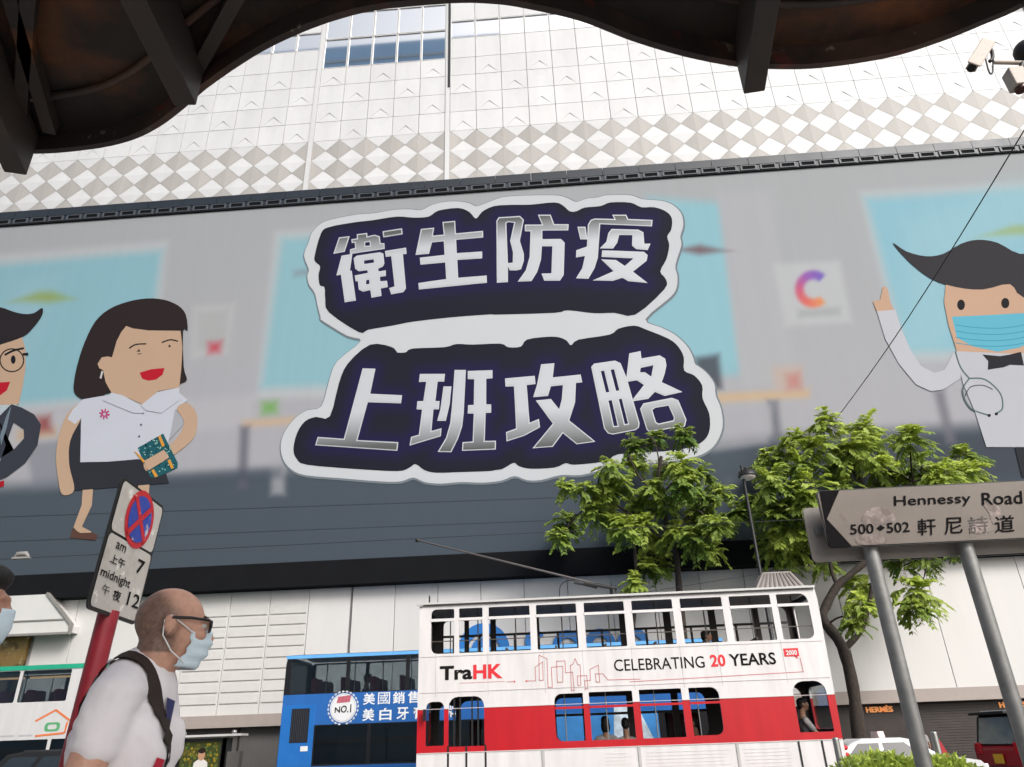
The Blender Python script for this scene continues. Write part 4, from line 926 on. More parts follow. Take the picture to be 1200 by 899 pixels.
# ------------------------------------------------------------------ double decker buses
def bus(name, label, X0, X1, Y0, body, roofc, skirt, upper, lower, wz=(3.05, 4.13), lz=(1.05, 2.12), top=4.28, black=False):
    root = empty(name, ((X0+X1)/2, Y0+1.25, ROADZ), label, 'bus', 'double decker buses'); Wd = 2.5; Y1 = Y0+Wd
    bk = (0.012, 0.012, 0.014); bp = band_mat(name+'_paint', [(L0(0.35), skirt), (L0(4.16), body), (9, roofc)] if not black else [(L0(0.35), skirt), (L0(1.0), body), (L0(2.14), bk), (L0(3.03), body), (L0(4.14), bk), (9, roofc)], 0.3, noise=0.05)
    inner = mat('bus_interior', (0.05, 0.045, 0.05), 0.6); seatm = mat('bus_seat', (0.22, 0.015, 0.035), 0.7)
    out = rrect(X0, X1, 0.2, top-0.1, (0.1, 0.1, 0.22, 0.22))
    hl = [rrect(a, c, wz[0], wz[1], 0.05) for a, c in upper]+[rrect(a, c, lz[0], lz[1], 0.04) for a, c in lower]
    for nm, y in (('near_side', Y0), ('far_side', Y1-0.06)):
        q = MB(); q.wall(out, hl, lambda u, v, d: (u, y+d, v), 0.06, 0 if nm == 'near_side' else 1, 1 if nm == 'near_side' else 0); q.build(nm, [bp, inner], root)
    for y in (Y0+0.02, Y1-0.04):
        for z0, z1, rows in ((wz[0], wz[1], upper), (lz[0], lz[1], lower)):
            for a, c in rows:
                q = MB(); q.box(a, c, y, y+0.012, z0, z1); q.build('window', (gmid if z0 > 2.5 else gdark) if y < Y0+1 else gclear, root)
    for x in (X0, X1-0.06):
        q = MB(); q.wall(rrect(Y0+0.06, Y1-0.06, 0.2, top-0.1, 0.1), [rrect(Y0+0.25, Y1-0.25, 3.1, 4.05, 0.1)], lambda u, v, d: (x+d, u, v), 0.06); q.build('end_panel', bp, root)
        q = MB(); q.box(x+0.02, x+0.035, Y0+0.25, Y1-0.25, 3.1, 4.05); q.build('end_window', gdark, root)
    q = MB(); n = 8; prof = [(Y0+Wd*k/n, top-0.13+0.14*math.sin(PI*(0.15+0.7*k/n))) for k in range(n+1)]
    vs = [(x, y, z) for x in (X0+0.04, X1-0.04) for y, z in prof]; q.add(vs, [(k, k+1, n+2+k, n+1+k) for k in range(n)], 0, True); q.build('roof', mat(name+'_roof', roofc, 0.35, noise=0.06), root)
    q = MB(); q.box(X0+0.1, X1-0.1, Y0+0.07, Y1-0.07, 2.3, 2.42); q.box(X0+0.1, X1-0.1, Y0+0.07, Y1-0.07, 0.2, 0.32); q.build('floor', inner, root)
    x = X0+0.9
    while x < X1-0.9:
        for y in (Y0+0.2, Y1-1.1):
            q = MB(); q.box(x, x+0.4, y, y+0.9, 2.78, 2.88); q.wall(rrect(y, y+0.42, 2.8, 3.52, 0.12), [], lambda u, v, d: (x-0.06+d+0.1*(v-2.8)*-0.6, u, v), 0.1); q.wall(rrect(y+0.47, y+0.9, 2.8, 3.52, 0.12), [], lambda u, v, d: (x-0.06+d-0.06*(v-2.8), u, v), 0.1); q.build('seat', seatm, root)
        q = MB(); q.tube([(x+0.1, Y0+1.15, 2.42), (x+0.1, Y0+1.15, 4.1)], 0.018, 6); q.build('grab_pole', mat('grab_pale', (0.6, 0.58, 0.52), 0.4), root)
        x += 0.95
    for x in (X0+2.2, X1-2.3, X0+3.4):
        for y in (Y0+0.02, Y1-0.32):
            q = MB(); q.tube([(x, y, ROADZ+0.5), (x, y+0.3, ROADZ+0.5)], 0.5, 20, smooth=False); wl = q.build('wheel', mat('tyre', (0.015, 0.015, 0.015), 0.8), root)
            q = MB(); yy = y-0.012 if y < Y0+1 else y+0.3; q.tube([(x, yy, ROADZ+0.5), (x, yy+0.012, ROADZ+0.5)], 0.27, 16, smooth=False); q.build('rim', steel, wl)
    return root
bb = (0.024, 0.125, 0.40)
ups = [(-8.76, -6.98), (-6.86, -5.06), (-4.94, -3.1), (-2.98, -1.1), (-0.98, 0.9), (1.02, 2.9), (3.02, 4.7)]
lows = [(-7.84, -6.2), (-6.1, -4.4), (-4.3, -2.3), (2.9, 3.9)]
YBUS = 24.6
bbus = bus('blue_bus', 'blue double decker bus with white Chinese toothpaste advert behind the tram', -8.95, 4.95, YBUS, bb, (0.10, 0.33, 0.70), (0.012, 0.10, 0.33), ups, lows, black=True)
q = MB(); q.box(-8.95, 4.95, YBUS-0.025, YBUS-0.002, 4.10, 4.20); q.build('roof_stripe', mat('stripe_sky', (0.13, 0.40, 0.80), 0.35), bbus)
q = MB(); q.box(-8.94, -7.88, YBUS-0.02, YBUS-0.002, 0.9, 2.72); vp = q.build('engine_panel', mat('bus_blue_panel', (0.016, 0.14, 0.45), 0.4), bbus, bevel=0.008)
q = MB(); q.box(-8.62, -8.05, YBUS-0.026, YBUS-0.021, 1.66, 2.62); q.build('vent_grille', blackm, vp)
for i in range(9):
    q = MB(); x = -8.59+i*0.058; q.box(x, x+0.02, YBUS-0.04, YBUS-0.027, 1.68, 2.60); q.build('vent_bar', mat('vent_dark', (0.03, 0.035, 0.05), 0.5), vp)
q = MB(); q.box(-8.25, -8.02, YBUS-0.03, YBUS-0.021, 1.42, 1.56); q.build('notice', mat('notice_white', (0.7, 0.7, 0.7), 0.6), vp)
wink = mat('ink_white', (0.78, 0.80, 0.82), 0.5, noise=0)
def bt(s_, x0, x1, z0, z1, m_, bold=0.02, lay=0.006, par=None, nm='lettering'):
    q = MB(); text(q, s_, lambda u, v: (x0+u*(x1-x0), YBUS-lay, z0+v*(z1-z0)), bold); return q.build(nm, m_, par or bbus)
for i, ch in enumerate('美國銷售'): bt(ch, -6.38+i*0.47, -6.00+i*0.47, 2.66, 3.0, wink, 0.004 if ch == '國' else 0.016)
for i, ch in enumerate('美白牙膏'): bt(ch, -6.38+i*0.535, -6.0+i*0.535, 2.20, 2.55, wink)
bt('牌', -3.73, -3.36, 2.22, 2.56, wink)
q = MB(); cx_, cz_ = -7.0, 2.6; disc = lambda r_, y: [(cx_+r_*math.cos(2*PI*k/28), y, cz_+r_*math.sin(2*PI*k/28)) for k in range(28)]
q.add(disc(0.42, YBUS-0.006), [tuple(range(28))]); q.build('badge', mat('badge_white', (0.72, 0.73, 0.75), 0.5), bbus)
q = MB(); o = disc(0.40, YBUS-0.010); i_ = disc(0.37, YBUS-0.010)
for k in range(28): q.add([o[k], o[(k+1) % 28], i_[(k+1) % 28], i_[k]], [(0, 1, 2, 3)])
for k in range(24):
    a = 2*PI*k/24+0.06
    if abs(a-1.5*PI) < .2: continue
    c0 = Vector((cx_+0.47*math.cos(a), YBUS-0.008, cz_+0.47*math.sin(a))); t_ = Vector((-math.sin(a), 0, math.cos(a))); n_ = Vector((math.cos(a), 0, math.sin(a)))
    q.add([c0-t_*0.05, c0+n_*0.035, c0+t_*0.06, c0-n_*0.03], [(0, 1, 2, 3)])
q.build('badge_wreath', mat('badge_silver', (0.55, 0.58, 0.62), 0.4), bbus)
q = MB(); q.add([(cx_-0.22, YBUS-0.011, 2.74), (cx_+0.2, YBUS-0.011, 2.76), (cx_+0.24, YBUS-0.011, 2.96), (cx_-0.18, YBUS-0.011, 2.92)], [(0, 1, 2, 3)]); q.build('badge_flag', mat('badge_red', (0.5, 0.12, 0.16), 0.5, noise=0.4, scale=20), bbus)
q = MB(); text(q, 'NO.1', lambda u, v: (cx_-0.26+u*0.52, YBUS-0.012, 2.46+v*(0.16+0.08*u)), 0.02); q.build('lettering', ink_k, bbus)
q = MB(); q.box(-2.0, 2.7, YBUS-0.004, YBUS-0.001, 0.5, 2.2); q.build('advert_panel', mat('advert_blue', (0.05, 0.24, 0.58), 0.4, noise=0.25, scale=1.5), bbus)
# pale advert picture further along, seen through the tram
q = MB(); q.add([(1.3, YBUS-0.006, 1.2), (2.6, YBUS-0.006, 1.2), (2.1, YBUS-0.006, 2.35), (1.4, YBUS-0.006, 2.4)], [(0, 1, 2, 3)]); q.build('advert_picture', mat('advert_pale', (0.55, 0.66, 0.75), 0.5, noise=0.4, scale=4), bbus)
gb = bus('green_roofed_bus', 'white double decker bus with green roof edge at the left', -27.0, -14.6, YBUS, (0.56, 0.56, 0.56), (0.02, 0.30, 0.17), (0.05, 0.05, 0.05),
         [(-26.8, -24.4), (-24.3, -22.4), (-22.3, -20.0), (-19.9, -17.85), (-17.75, -16.1), (-15.2, -14.75)], [(-26.5, -24), (-23.9, -21.5), (-21.4, -19), (-18.9, -16.4), (-16.3, -14.9)], wz=(3.12, 4.08), lz=(0.95, 2.02))
q = MB(); q.box(-27, -14.6, YBUS-0.02, YBUS-0.002, 4.10, 4.24); q.build('roof_stripe', mat('stripe_green', (0.02, 0.33, 0.2), 0.4), gb)
for i, (x0, x1) in enumerate(((-19.8, -17.9), (-17.7, -16.15))):
    q = MB(); q.box(x0, x1, YBUS+0.3, YBUS+0.36, 3.86, 3.92); q.build('strip_lamp', mat('lamp_amber', (1.0, 0.62, 0.28), 0.4, noise=0, emit=0.8), gb)
q = MB()
for pts in ([(-16.95, 2.55), (-16.35, 2.86), (-15.75, 2.5)], [(-16.85, 2.5), (-16.85, 2.12), (-15.9, 2.18), (-15.88, 2.5)]):
    for a, c in zip(pts[:-1], pts[1:]): q.beam((a[0], YBUS-0.004, a[1]), (c[0], YBUS-0.004, c[1]), 0.006, 0.06, (0, 0, 1))
q.build('house_emblem', mat('emblem_orange', (0.65, 0.18, 0.06), 0.5), gb)
q = MB(); q.wall(rrect(-16.6, -16.1, 2.24, 2.5, 0.1), [rrect(-16.5, -16.2, 2.3, 2.44, 0.06)], lambda u, v, d: (u, YBUS-0.008+d, v), 0.006); q.build('emblem_scroll', mat('emblem_green', (0.1, 0.35, 0.16), 0.5), gb)
q = MB()
for x in (-18.6, -18.0, -17.4): q.box(x, x+0.45, YBUS-0.004, YBUS-0.003, 2.12, 2.17)
q.build('small_print', mat('ink_grey', (0.4, 0.4, 0.42), 0.5), gb)

# ------------------------------------------------------------------ cars
def car(name, label, cx, cy, yaw, dims, paint, roofc, plate=None, sign=None, van=False, extra=None):
    L, Wd, H = dims; root = empty(name, (cx, cy, ROADZ), label, 'car'); root.rotation_euler = (0, 0, yaw); ORG[root.name] = Vector((0, 0, 0))
    pm = mat(name+'_paint', paint, 0.22, 0.0, noise=0.04, spec=0.6); rm = mat(name+'_roof', roofc, 0.25, noise=0.04)
    s_ = L/2
    if van: low = [(-s_, .32), (-s_, .95), (-s_+.02, H*.55), (s_*.62, H*.56), (s_*.95, .92), (s_, .7), (s_, .3)]; gh = [(-s_+.05, H*.55), (-s_+.18, H*.93), (-s_+.4, H), (s_*.2, H), (s_*.42, H*.96), (s_*.66, H*.56)]
    else: low = [(-s_, .35), (-s_, .85), (-s_*.72, .93), (s_*.5, .95), (s_*.92, .80), (s_, .62), (s_, .3)]; gh = [(-s_*.78, .92), (-s_*.50, H*.93), (-s_*.36, H), (s_*.10, H), (s_*.22, H*.96), (s_*.52, .93)]
    q = MB(); q.wall(low[::-1] if area(low) < 0 else low, [], lambda u, v, d: (u, -Wd/2+d, v), Wd); body = q.build('body', pm, root, bevel=0.07)
    # glasshouse: tapered sides
    n = len(gh); tp = lambda v: 0.16*max(0, (v-H*.55))/(H*.45)
    q = MB(); vs = [(u, sg*(Wd/2-0.05-tp(v)), v) for sg in (-1, 1) for u, v in gh]
    fs = [tuple(range(n)), tuple(range(2*n-1, n-1, -1))]+[(i, n+i, n+(i+1) % n, (i+1) % n) for i in range(n)]
    if area(gh) < 0: fs = [f[::-1] for f in fs]
    q.add(vs, fs); q.build('cabin', blackm if van else rm, root, bevel=0.04)
    if van: q = MB(); q.box(gh[2][0]-.1, gh[3][0]+.1, -Wd/2+.26, Wd/2-.26, H-.012, H+.02); q.build('roof_panel', rm, root, bevel=0.01)
    for sg in (-1, 1):
        spans = [(0.10, 0.44), (0.50, 0.86)] if not van else [(0.07, 0.36), (0.40, 0.66), (0.70, 0.94)]
        zb, zt_ = H*(.62 if not van else .58), H*.92
        xl, xr = gh[0][0], gh[-1][0]; xtl, xtr = gh[1][0], gh[-2][0]
        for a, c in spans:
            pts = [(xl+(xr-xl)*a+0.02, zb), (xl+(xr-xl)*c, zb), (xtl+(xtr-xtl)*c, zt_), (xtl+(xtr-xtl)*a, zt_)]
            q = MB(); y = lambda v: sg*(Wd/2-0.05-tp(v)+0.012)
            q.add([(u, y(v), v) for u, v in pts], [(0, 1, 2, 3) if sg < 0 else (3, 2, 1, 0)]); q.build('side_window', mat('car_glass', (0.02, 0.025, 0.03), 0.06, noise=0, spec=0.8), root)
    def end_glass(p0, p1, out, nm):
        q = MB(); a = [Vector((p0[0], -(Wd/2-.13-tp(p0[1])), p0[1])), Vector((p0[0], (Wd/2-.13-tp(p0[1])), p0[1])), Vector((p1[0], (Wd/2-.15-tp(p1[1])), p1[1])), Vector((p1[0], -(Wd/2-.15-tp(p1[1])), p1[1]))]
        mid = sum(a, Vector())/4; a = [mid+(v-mid)*0.92+Vector((out, 0, 0.006)) for v in a]; q.add(a, [(0, 1, 2, 3)]); return q.build(nm, mat('car_glass_pale', (0.16, 0.19, 0.18), 0.05, noise=0.3, spec=0.9), root)
    end_glass(gh[0], gh[1], -0.03, 'rear_window'); end_glass(gh[-1], gh[-2], 0.03, 'windscreen')
    for x in (-s_*.62, s_*.62):
        for sg in (-1, 1):
            q = MB(); y = sg*(Wd/2-0.09); q.tube([(x, y-0.1, .32), (x, y+0.1, .32)], .32, 20, smooth=False); wl = q.build('wheel', mat('tyre', (0.015,)*3, 0.8), root)
            q = MB(); y2 = y+sg*0.105; q.tube([(x, y2-0.008, .32), (x, y2+0.008, .32)], .2, 14, smooth=False); q.build('rim', steel, wl)
    for sg in (-1, 1):
        q = MB(); q.box(-s_-0.03, -s_+0.12, sg*(Wd/2-.16)-.1, sg*(Wd/2-.16)+.1, .7 if not van else .85, .86 if not van else 1.15); q.build('tail_lamp', mat('lamp_red', (0.5, 0.01, 0.02), 0.25), root, bevel=0.02)
        q = MB(); q.box(s_-.14, s_+.02, sg*(Wd/2-.2)-.14, sg*(Wd/2-.2)+.14, .58, .72); q.build('headlight', mat('lamp_clear', (0.7, 0.7, 0.7), 0.1), root, bevel=0.02)
    q = MB(); q.box(-s_-.07, -s_+.02, -Wd/2+.1, Wd/2-.1, .33, .55); q.build('bumper', blackm, root, bevel=0.03)
    if plate: q = MB(); q.box(-s_-.06, -s_-.045, -.17, .17, .62, .86); q.build('number_plate', mat('plate_'+name, plate, 0.4, noise=0), root)
    if sign: q = MB(); q.wall([(-.3, H+.004), (.3, H+.004), (.24, H+.16), (-.24, H+.16)], [], lambda u, v, d: (-.2+d, u, v), .16); q.build('roof_sign', mat('roof_sign_pink', (0.75, 0.55, 0.52), 0.4), root, bevel=0.015)
    if van: q = MB(); q.box(-s_-.08, -s_+.3, -Wd/2+.2, Wd/2-.2, H*.955, H*.995); q.build('spoiler', blackm, root, bevel=0.02)
    return root
car('white_car', 'white saloon car with pale roof sign beyond the hedge', 8.4, 22.6, 0.0, (4.3, 1.7, 1.38), (0.60, 0.61, 0.62), (0.60, 0.61, 0.62), sign=True)
car('red_taxi', 'red van-shaped taxi with silver roof and yellow plate at the right', 14.2, 24.8, math.radians(16), (4.4, 1.72, 1.96), (0.34, 0.012, 0.02), (0.50, 0.50, 0.50), plate=(0.75, 0.42, 0.03), van=True)
car('dark_van', 'dark people carrier at the kerb before the green-roofed bus', -13.9, 21.4, PI, (4.6, 1.75, 1.78), (0.035, 0.037, 0.04), (0.035, 0.037, 0.04), van=True)
# ------------------------------------------------------------------ wavy canopy overhead
canopy = empty('street_canopy', (0, 0, 0), 'rusty brown steel canopy with scalloped edge overhead', 'canopy')
RZ = 3.12
rim_px = [(-160, 120), (-60, 168), (30, 180), (100, 176), (150, 166), (185, 150), (215, 128), (245, 102), (300, 65), (350, 40), (400, 22), (450, 11), (530, 4), (580, 5), (620, 11), (680, 25), (740, 48), (800, 66), (860, 78), (900, 81), (960, 80), (1040, 68), (1100, 50), (1150, 30), (1200, 8), (1280, -40)]
edge_pts = [(v.x, v.y) for v in (atZ(a, c, RZ) for a, c in rim_px)]
edge_pts = [(-4.3, 1.50), (-3.7, 1.72), (-3.0, 1.52)]+edge_pts[1:]+[(1.95, 1.27), (2.5, 1.45), (3.1, 1.62), (3.8, 1.45), (4.6, 1.28)]
ed = spline(edge_pts, 6, False)
rust = patch_mat('canopy_underside', (0.018, 0.014, 0.012), [((0.048, 0.029, 0.021), 1.6, 0.55, 0.15, (1, 1, 1)), ((0.20, 0.062, 0.014), 1.3, 0.62, 0.10, (1, 1, 1)), ((0.012, 0.010, 0.009), 3.0, 0.6, 0.1, (1, 1, 1))], 0.65)
rimm = patch_mat('canopy_rim', (0.036, 0.027, 0.024), [((0.10, 0.055, 0.04), 3.0, 0.56, 0.1, (1, 1, 1)), ((0.32, 0.27, 0.22), 9.0, 0.67, 0.03, (1, 1, 1)), ((0.16, 0.03, 0.02), 5.0, 0.66, 0.05, (1, 1, 1))], 0.6)
beamm = patch_mat('canopy_beam', (0.034, 0.028, 0.026), [((0.055, 0.038, 0.03), 2.5, 0.56, 0.12, (1, 1, 1)), ((0.17, 0.06, 0.02), 4.0, 0.68, 0.05, (1, 1, 1))], 0.6)
q = MB(); PZ = RZ+0.075
out = ed+[(ed[-1][0]+.05, -1.0), (ed[0][0]-.05, -1.0)]
q.wall(out[::-1] if area(out) < 0 else out, [], lambda u, v, d: (u, v, PZ+0.05-d), 0.05); q.build('roof_sheet', rust, canopy)
q = MB()
for i in range(len(ed)-1):
    a, c = np.array(ed[i]), np.array(ed[i+1]); t_ = (c-a)/np.linalg.norm(c-a); nn = np.array((t_[1], -t_[0]))*0.018
    nn = nn if nn[1] < 0 else -nn
    vs = [(p[0], p[1], z) for z in (RZ, PZ+0.02) for p in (a, c, c+nn, a+nn)]
    q.add(vs, [(0, 1, 2, 3), (0, 4, 5, 1), (3, 2, 6, 7)], 0, False)
q.build('edge_band', rimm, canopy)
# inner stiffening ring a hand's width behind the edge
q = MB(); q.tube([(p[0], p[1]-0.16, PZ-0.012) for p in ed[::2]], 0.011, 6); q.build('stiffening_rod', rimm, canopy)
def canopy_beam(p, q_, wd, h, z):
    a, c = atZ(*p, z), atZ(*q_, z); d = (c-a).normalized(); c = a+d*2.2; b_ = MB(); b_.beam(a+Vector((0, 0, h/2)), c+Vector((0, 0, h/2)), wd, h); b_.build('beam', beamm, canopy, bevel=0.004)
canopy_beam((217, 124), (150, -10), 0.062, 0.16, 3.01)
canopy_beam((884, 109), (902, -10), 0.058, 0.17, 3.00)
canopy_beam((18, 204), (-50, 60), 0.062, 0.16, 3.01)
for p, r_ in (((22, 172), (36, -20)), ((228, 84), (285, -20)), ((60, 150), (10, -20))):
    a, c = atZ(*p, PZ-0.03), atZ(*r_, PZ-0.03); d = (c-a).normalized(); b_ = MB(); b_.beam(a, a+d*1.6, 0.035, 0.05); b_.build('rib', beamm, canopy)
for x in (-3.2, 3.0):
    q = MB(); q.tube([(x, -0.7, 0), (x, -0.7, PZ)], 0.09, 14); q.build('post', beamm, canopy)

# ------------------------------------------------------------------ road name sign on two posts
SY = 3.6
sign = empty('road_sign', (1.95, SY, 0), 'weathered Hennessy Road name sign on two grey posts', 'sign')
zinc = mat('galvanised', (0.26, 0.26, 0.255), 0.5, 0.55, noise=0.25, scale=12, bump=0.05, bscale=50)
sx0, sx1, sz0, sz1 = 1.28, 2.55, 2.19, 2.475
cream = patch_mat('sign_cream', (0.160, 0.133, 0.113), [((0.130, 0.106, 0.090), 3.0, 0.55, 0.15, (1, 1, 1)), ((0.11, 0.085, 0.075), 8.0, 0.68, 0.03, (1, 1, 1)), ((0.30, 0.26, 0.25), 22.0, 0.70, 0.02, (1, 1, 1))], 0.45)
q = MB(); q.wall(rrect(sx0, sx1, sz0, sz1, 0.022), [], lambda u, v, d: (u, SY-0.02+d, v), 0.008); plate = q.build('plate', blackm, sign, bevel=0.002)
q = MB(); flat(q, rrect(sx0+0.006, sx1-0.006, sz0+0.006, sz1-0.006, 0.018), [], lambda u, v: (u, SY-0.0235, v)); q.build('face', cream, plate)
sgn_px = Zm(830, 470, 3.211)
S = lambda x, y, l=0.027: (lambda v: (v.x, SY-l, v.z))(atY(x, y, SY))
ks = mat('sign_black', (0.012, 0.011, 0.012), 0.95, noise=0.2, scale=30, spec=0.03)
q = MB(); flat(q, sgn_px([(412, 345), (487, 342), (440, 450), (535, 553), (450, 556)]), [], lambda a, c: S(a, c)); q.build('arrow', ks, plate)
def sgt(s_, corners, bold, m_=ks):
    bl, br, tr_, tl = [np.array(p) for p in sgn_px(corners)]; q = MB()
    text(q, s_, lambda u, v: S(*((bl*(1-u)+br*u)*(1-v)+(tl*(1-u)+tr_*u)*v)), bold); q.build('lettering', m_, plate)
sgt('Hennessy', [(692, 412), (980, 400), (976, 352), (690, 364)], 0.008)
sgt('Road', [(1020, 398), (1172, 392), (1168, 344), (1018, 352)], 0.008)
sgt('500', [(528, 508), (616, 504), (614, 466), (526, 470)], 0.012); sgt('502', [(665, 502), (750, 498), (747, 460), (662, 464)], 0.012)
for i, ch in enumerate('軒尼'): sgt(ch, [(780+i*100, 512-i*4), (848+i*100, 509-i*4), (846+i*100, 446-i*4), (778+i*100, 449-i*4)], 0.006)
sgt('詩', [(970, 504), (1045, 500), (1043, 438), (968, 441)], -0.003, mat('sign_faded', (0.085, 0.07, 0.065), 0.6)); sgt('道', [(1068, 502), (1142, 497), (1140, 434), (1066, 438)], 0.006)
q = MB(); flat(q, sgn_px([(625, 484), (640, 472), (658, 482), (640, 494)]), [], lambda a, c: S(a, c)); q.build('lozenge', ks, plate)
worn = patch_mat('sign_scrape', (0.13, 0.10, 0.09), [((0.30, 0.235, 0.22), 24.0, 0.55, 0.08, (1, 1, 1)), ((0.19, 0.16, 0.14), 16.0, 0.55, 0.05, (1, 1, 1))], 0.55)
for pts in ([(570, 445), (600, 412), (645, 405), (690, 430), (690, 462), (640, 470), (590, 475)], [(555, 512), (640, 505), (652, 540), (560, 545)], [(985, 470), (1010, 455), (1050, 450), (1060, 490), (1010, 505), (985, 498)], [(1020, 385), (1080, 400), (1088, 440), (1060, 470), (1048, 430)]):
    q = MB(); flat(q, spline(sgn_px(pts), 3), [], lambda a, c: S(a, c, 0.0255)); q.build('scrape', worn, plate)
q = MB(); q.wall(rrect(1.235, 2.45, 2.15, 2.42, 0.02), [], lambda u, v, d: (u, SY+0.085+d, v), 0.015); bkp = q.build('back_plate', mat('plate_back', (0.28, 0.25, 0.23), 0.5, noise=0.15, scale=5), sign)
q = MB(); q.box(1.27, 2.4, SY+0.06, SY+0.083, 2.28, 2.32); q.build('clamp_rail', zinc, bkp)
for x in (1.495, 1.937):
    q = MB(); q.tube([(x, SY+0.035, 0), (x, SY+0.035, 2.43)], 0.034, 18); q.build('post', zinc, sign)
    q = MB()
    for z in (2.23, 2.39): q.box(x-0.05, x+0.05, SY+0.0, SY+0.012, z-0.012, z+0.012)
    q.build('bracket', steel, sign)

# ------------------------------------------------------------------ no-stopping plate on a red post
SA, SB = Vector((-1.812, 2.8)), Vector((-1.862, 3.25))
nsig = empty('no_stopping_sign', (-1.80, 3.03, 0), 'peeling no-stopping plate with times on a leaning red post', 'sign')
ax = (SB-SA); wdt = ax.length; ax = ax/wdt; nrm_ = Vector((-ax.y, ax.x)); nrm_ = nrm_ if nrm_.x > 0 else -nrm_
nz0, nz1 = 1.925, 2.46
LEAN = -0.05
def N_(u, v, l=0.0):                                    # u, v in 0..1 over the plate, l in metres out of its face
    z = nz0+v*(nz1-nz0); p = SA+ax*(u*wdt)+nrm_*l; return (p.x-0.02+(z-nz0)*0.065, p.y, z)
def nflat(outer_, holes_, l, m_, nm, par):
    q = MB(); polys = [outer_]+holes_; pts = [p for k in polys for p in k]; tris = tessellate_polygon([[Vector((p[0], p[1], 0)) for p in k] for k in polys])
    vs = [Vector(N_(p[0], p[1], l)) for p in pts]
    for t in tris:
        f = list(t); nn = (vs[f[1]]-vs[f[0]]).cross(vs[f[2]]-vs[f[0]])
        if nn.x < 0: f = f[::-1]
        q.add([vs[i] for i in f], [(0, 1, 2)])
    return q.build(nm, m_, par)
q = MB(); q.wall(rrect(0, 1, 0, 1, 0.06), [], lambda u, v, d: N_(u, v, 0.0-d), 0.006); npl = q.build('plate', blackm, nsig)
wornw = patch_mat('sign_dirty_white', (0.42, 0.40, 0.375), [((0.34, 0.31, 0.28), 6.0, 0.58, 0.08, (1, 1, 1)), ((0.62, 0.60, 0.57), 18.0, 0.62, 0.03, (1, 1, 1)), ((0.22, 0.19, 0.16), 14.0, 0.70, 0.03, (1, 1, 1))], 0.5)
nflat(rrect(0.035, 0.965, 0.585, 0.975, 0.05), [], 0.003, wornw, 'face', npl); nflat(rrect(0.035, 0.965, 0.025, 0.565, 0.05), [], 0.003, wornw, 'face', npl)
ell = lambda cx, cy, rx, ry, a0=0, a1=2*PI, n=30: [(cx+rx*math.cos(a0+(a1-a0)*k/n), cy+ry*math.sin(a0+(a1-a0)*k/n)) for k in range(n)]
cxn, cyn, rxn, ryn = 0.52, 0.775, 0.30, 0.165*1.05*0.45/0.45
ryn = 0.30*wdt/(nz1-nz0)*0.92
sred = patch_mat('sign_red', (0.42, 0.015, 0.025), [((0.55, 0.30, 0.28), 20.0, 0.66, 0.03, (1, 1, 1))], 0.5)
sblu = patch_mat('sign_blue_worn', (0.025, 0.05, 0.30), [((0.45, 0.45, 0.50), 14.0, 0.64, 0.04, (1, 1, 1))], 0.5)
nflat(ell(cxn, cyn, rxn, ryn), [], 0.005, sred, 'ring', npl); nflat(ell(cxn, cyn, rxn*.8, ryn*.8), [], 0.007, sblu, 'disc', npl)
for sg in (1, -1):
    d = np.array((0.70, sg*0.70)); o_ = np.array((-d[1], d[0]))*0.11
    nflat([(cxn+(s_*d[0]+k*o_[0])*rxn*0.93, cyn+(s_*d[1]+k*o_[1])*ryn*0.93) for s_, k in ((-1, -1), (1, -1), (1, 1), (-1, 1))], [], 0.009+0.001*sg, sred, 'bar', npl)
def ntext(s_, u0, u1, v0, v1, bold):
    q = MB(); v_, f_ = text2d(s_, bold); vs = [Vector(N_(u0+p[0]*(u1-u0), v0+p[1]*(v1-v0), 0.006)) for p in v_]
    nn = (vs[f_[0][1]]-vs[f_[0][0]]).cross(vs[f_[0][2]]-vs[f_[0][0]]); q.add(vs, [f if nn.x > 0 else f[::-1] for f in f_]); q.build('lettering', ks, npl)
ntext('am', 0.2, 0.40, 0.475, 0.525, 0.006); ntext('上午', 0.16, 0.46, 0.36, 0.43, 0.01); ntext('7', 0.70, 0.86, 0.38, 0.49, 0.012)
ntext('midnight', 0.06, 0.66, 0.225, 0.31, 0.01); ntext('夜', 0.38, 0.54, 0.115, 0.195, 0.01); ntext('午', 0.16, 0.30, 0.13, 0.20, -0.004); ntext('12', 0.68, 0.94, 0.12, 0.225, 0.006)
redp = patch_mat('post_red', (0.20, 0.012, 0.022), [((0.27, 0.02, 0.03), 5.0, 0.55, 0.15, (1, 1, 1)), ((0.5, 0.36, 0.34), 16.0, 0.70, 0.02, (1, 1, 1))], 0.4)
pt, pb = atY(128, 716, 3.03), atY(82, 899, 3.03); dd_ = (pb-pt); pb2 = pt+dd_*(pt.z/(pt.z-pb.z))
q = MB(); q.tube([pb2, pt], 0.041, 20); q.build('post', redp, nsig)
q = MB(); q.tube([pt-Vector((0, 0, 0.01)), pt+Vector((-0.02, 0, 0.42))], 0.025, 10); q.build('plate_bracket', zinc, nsig)

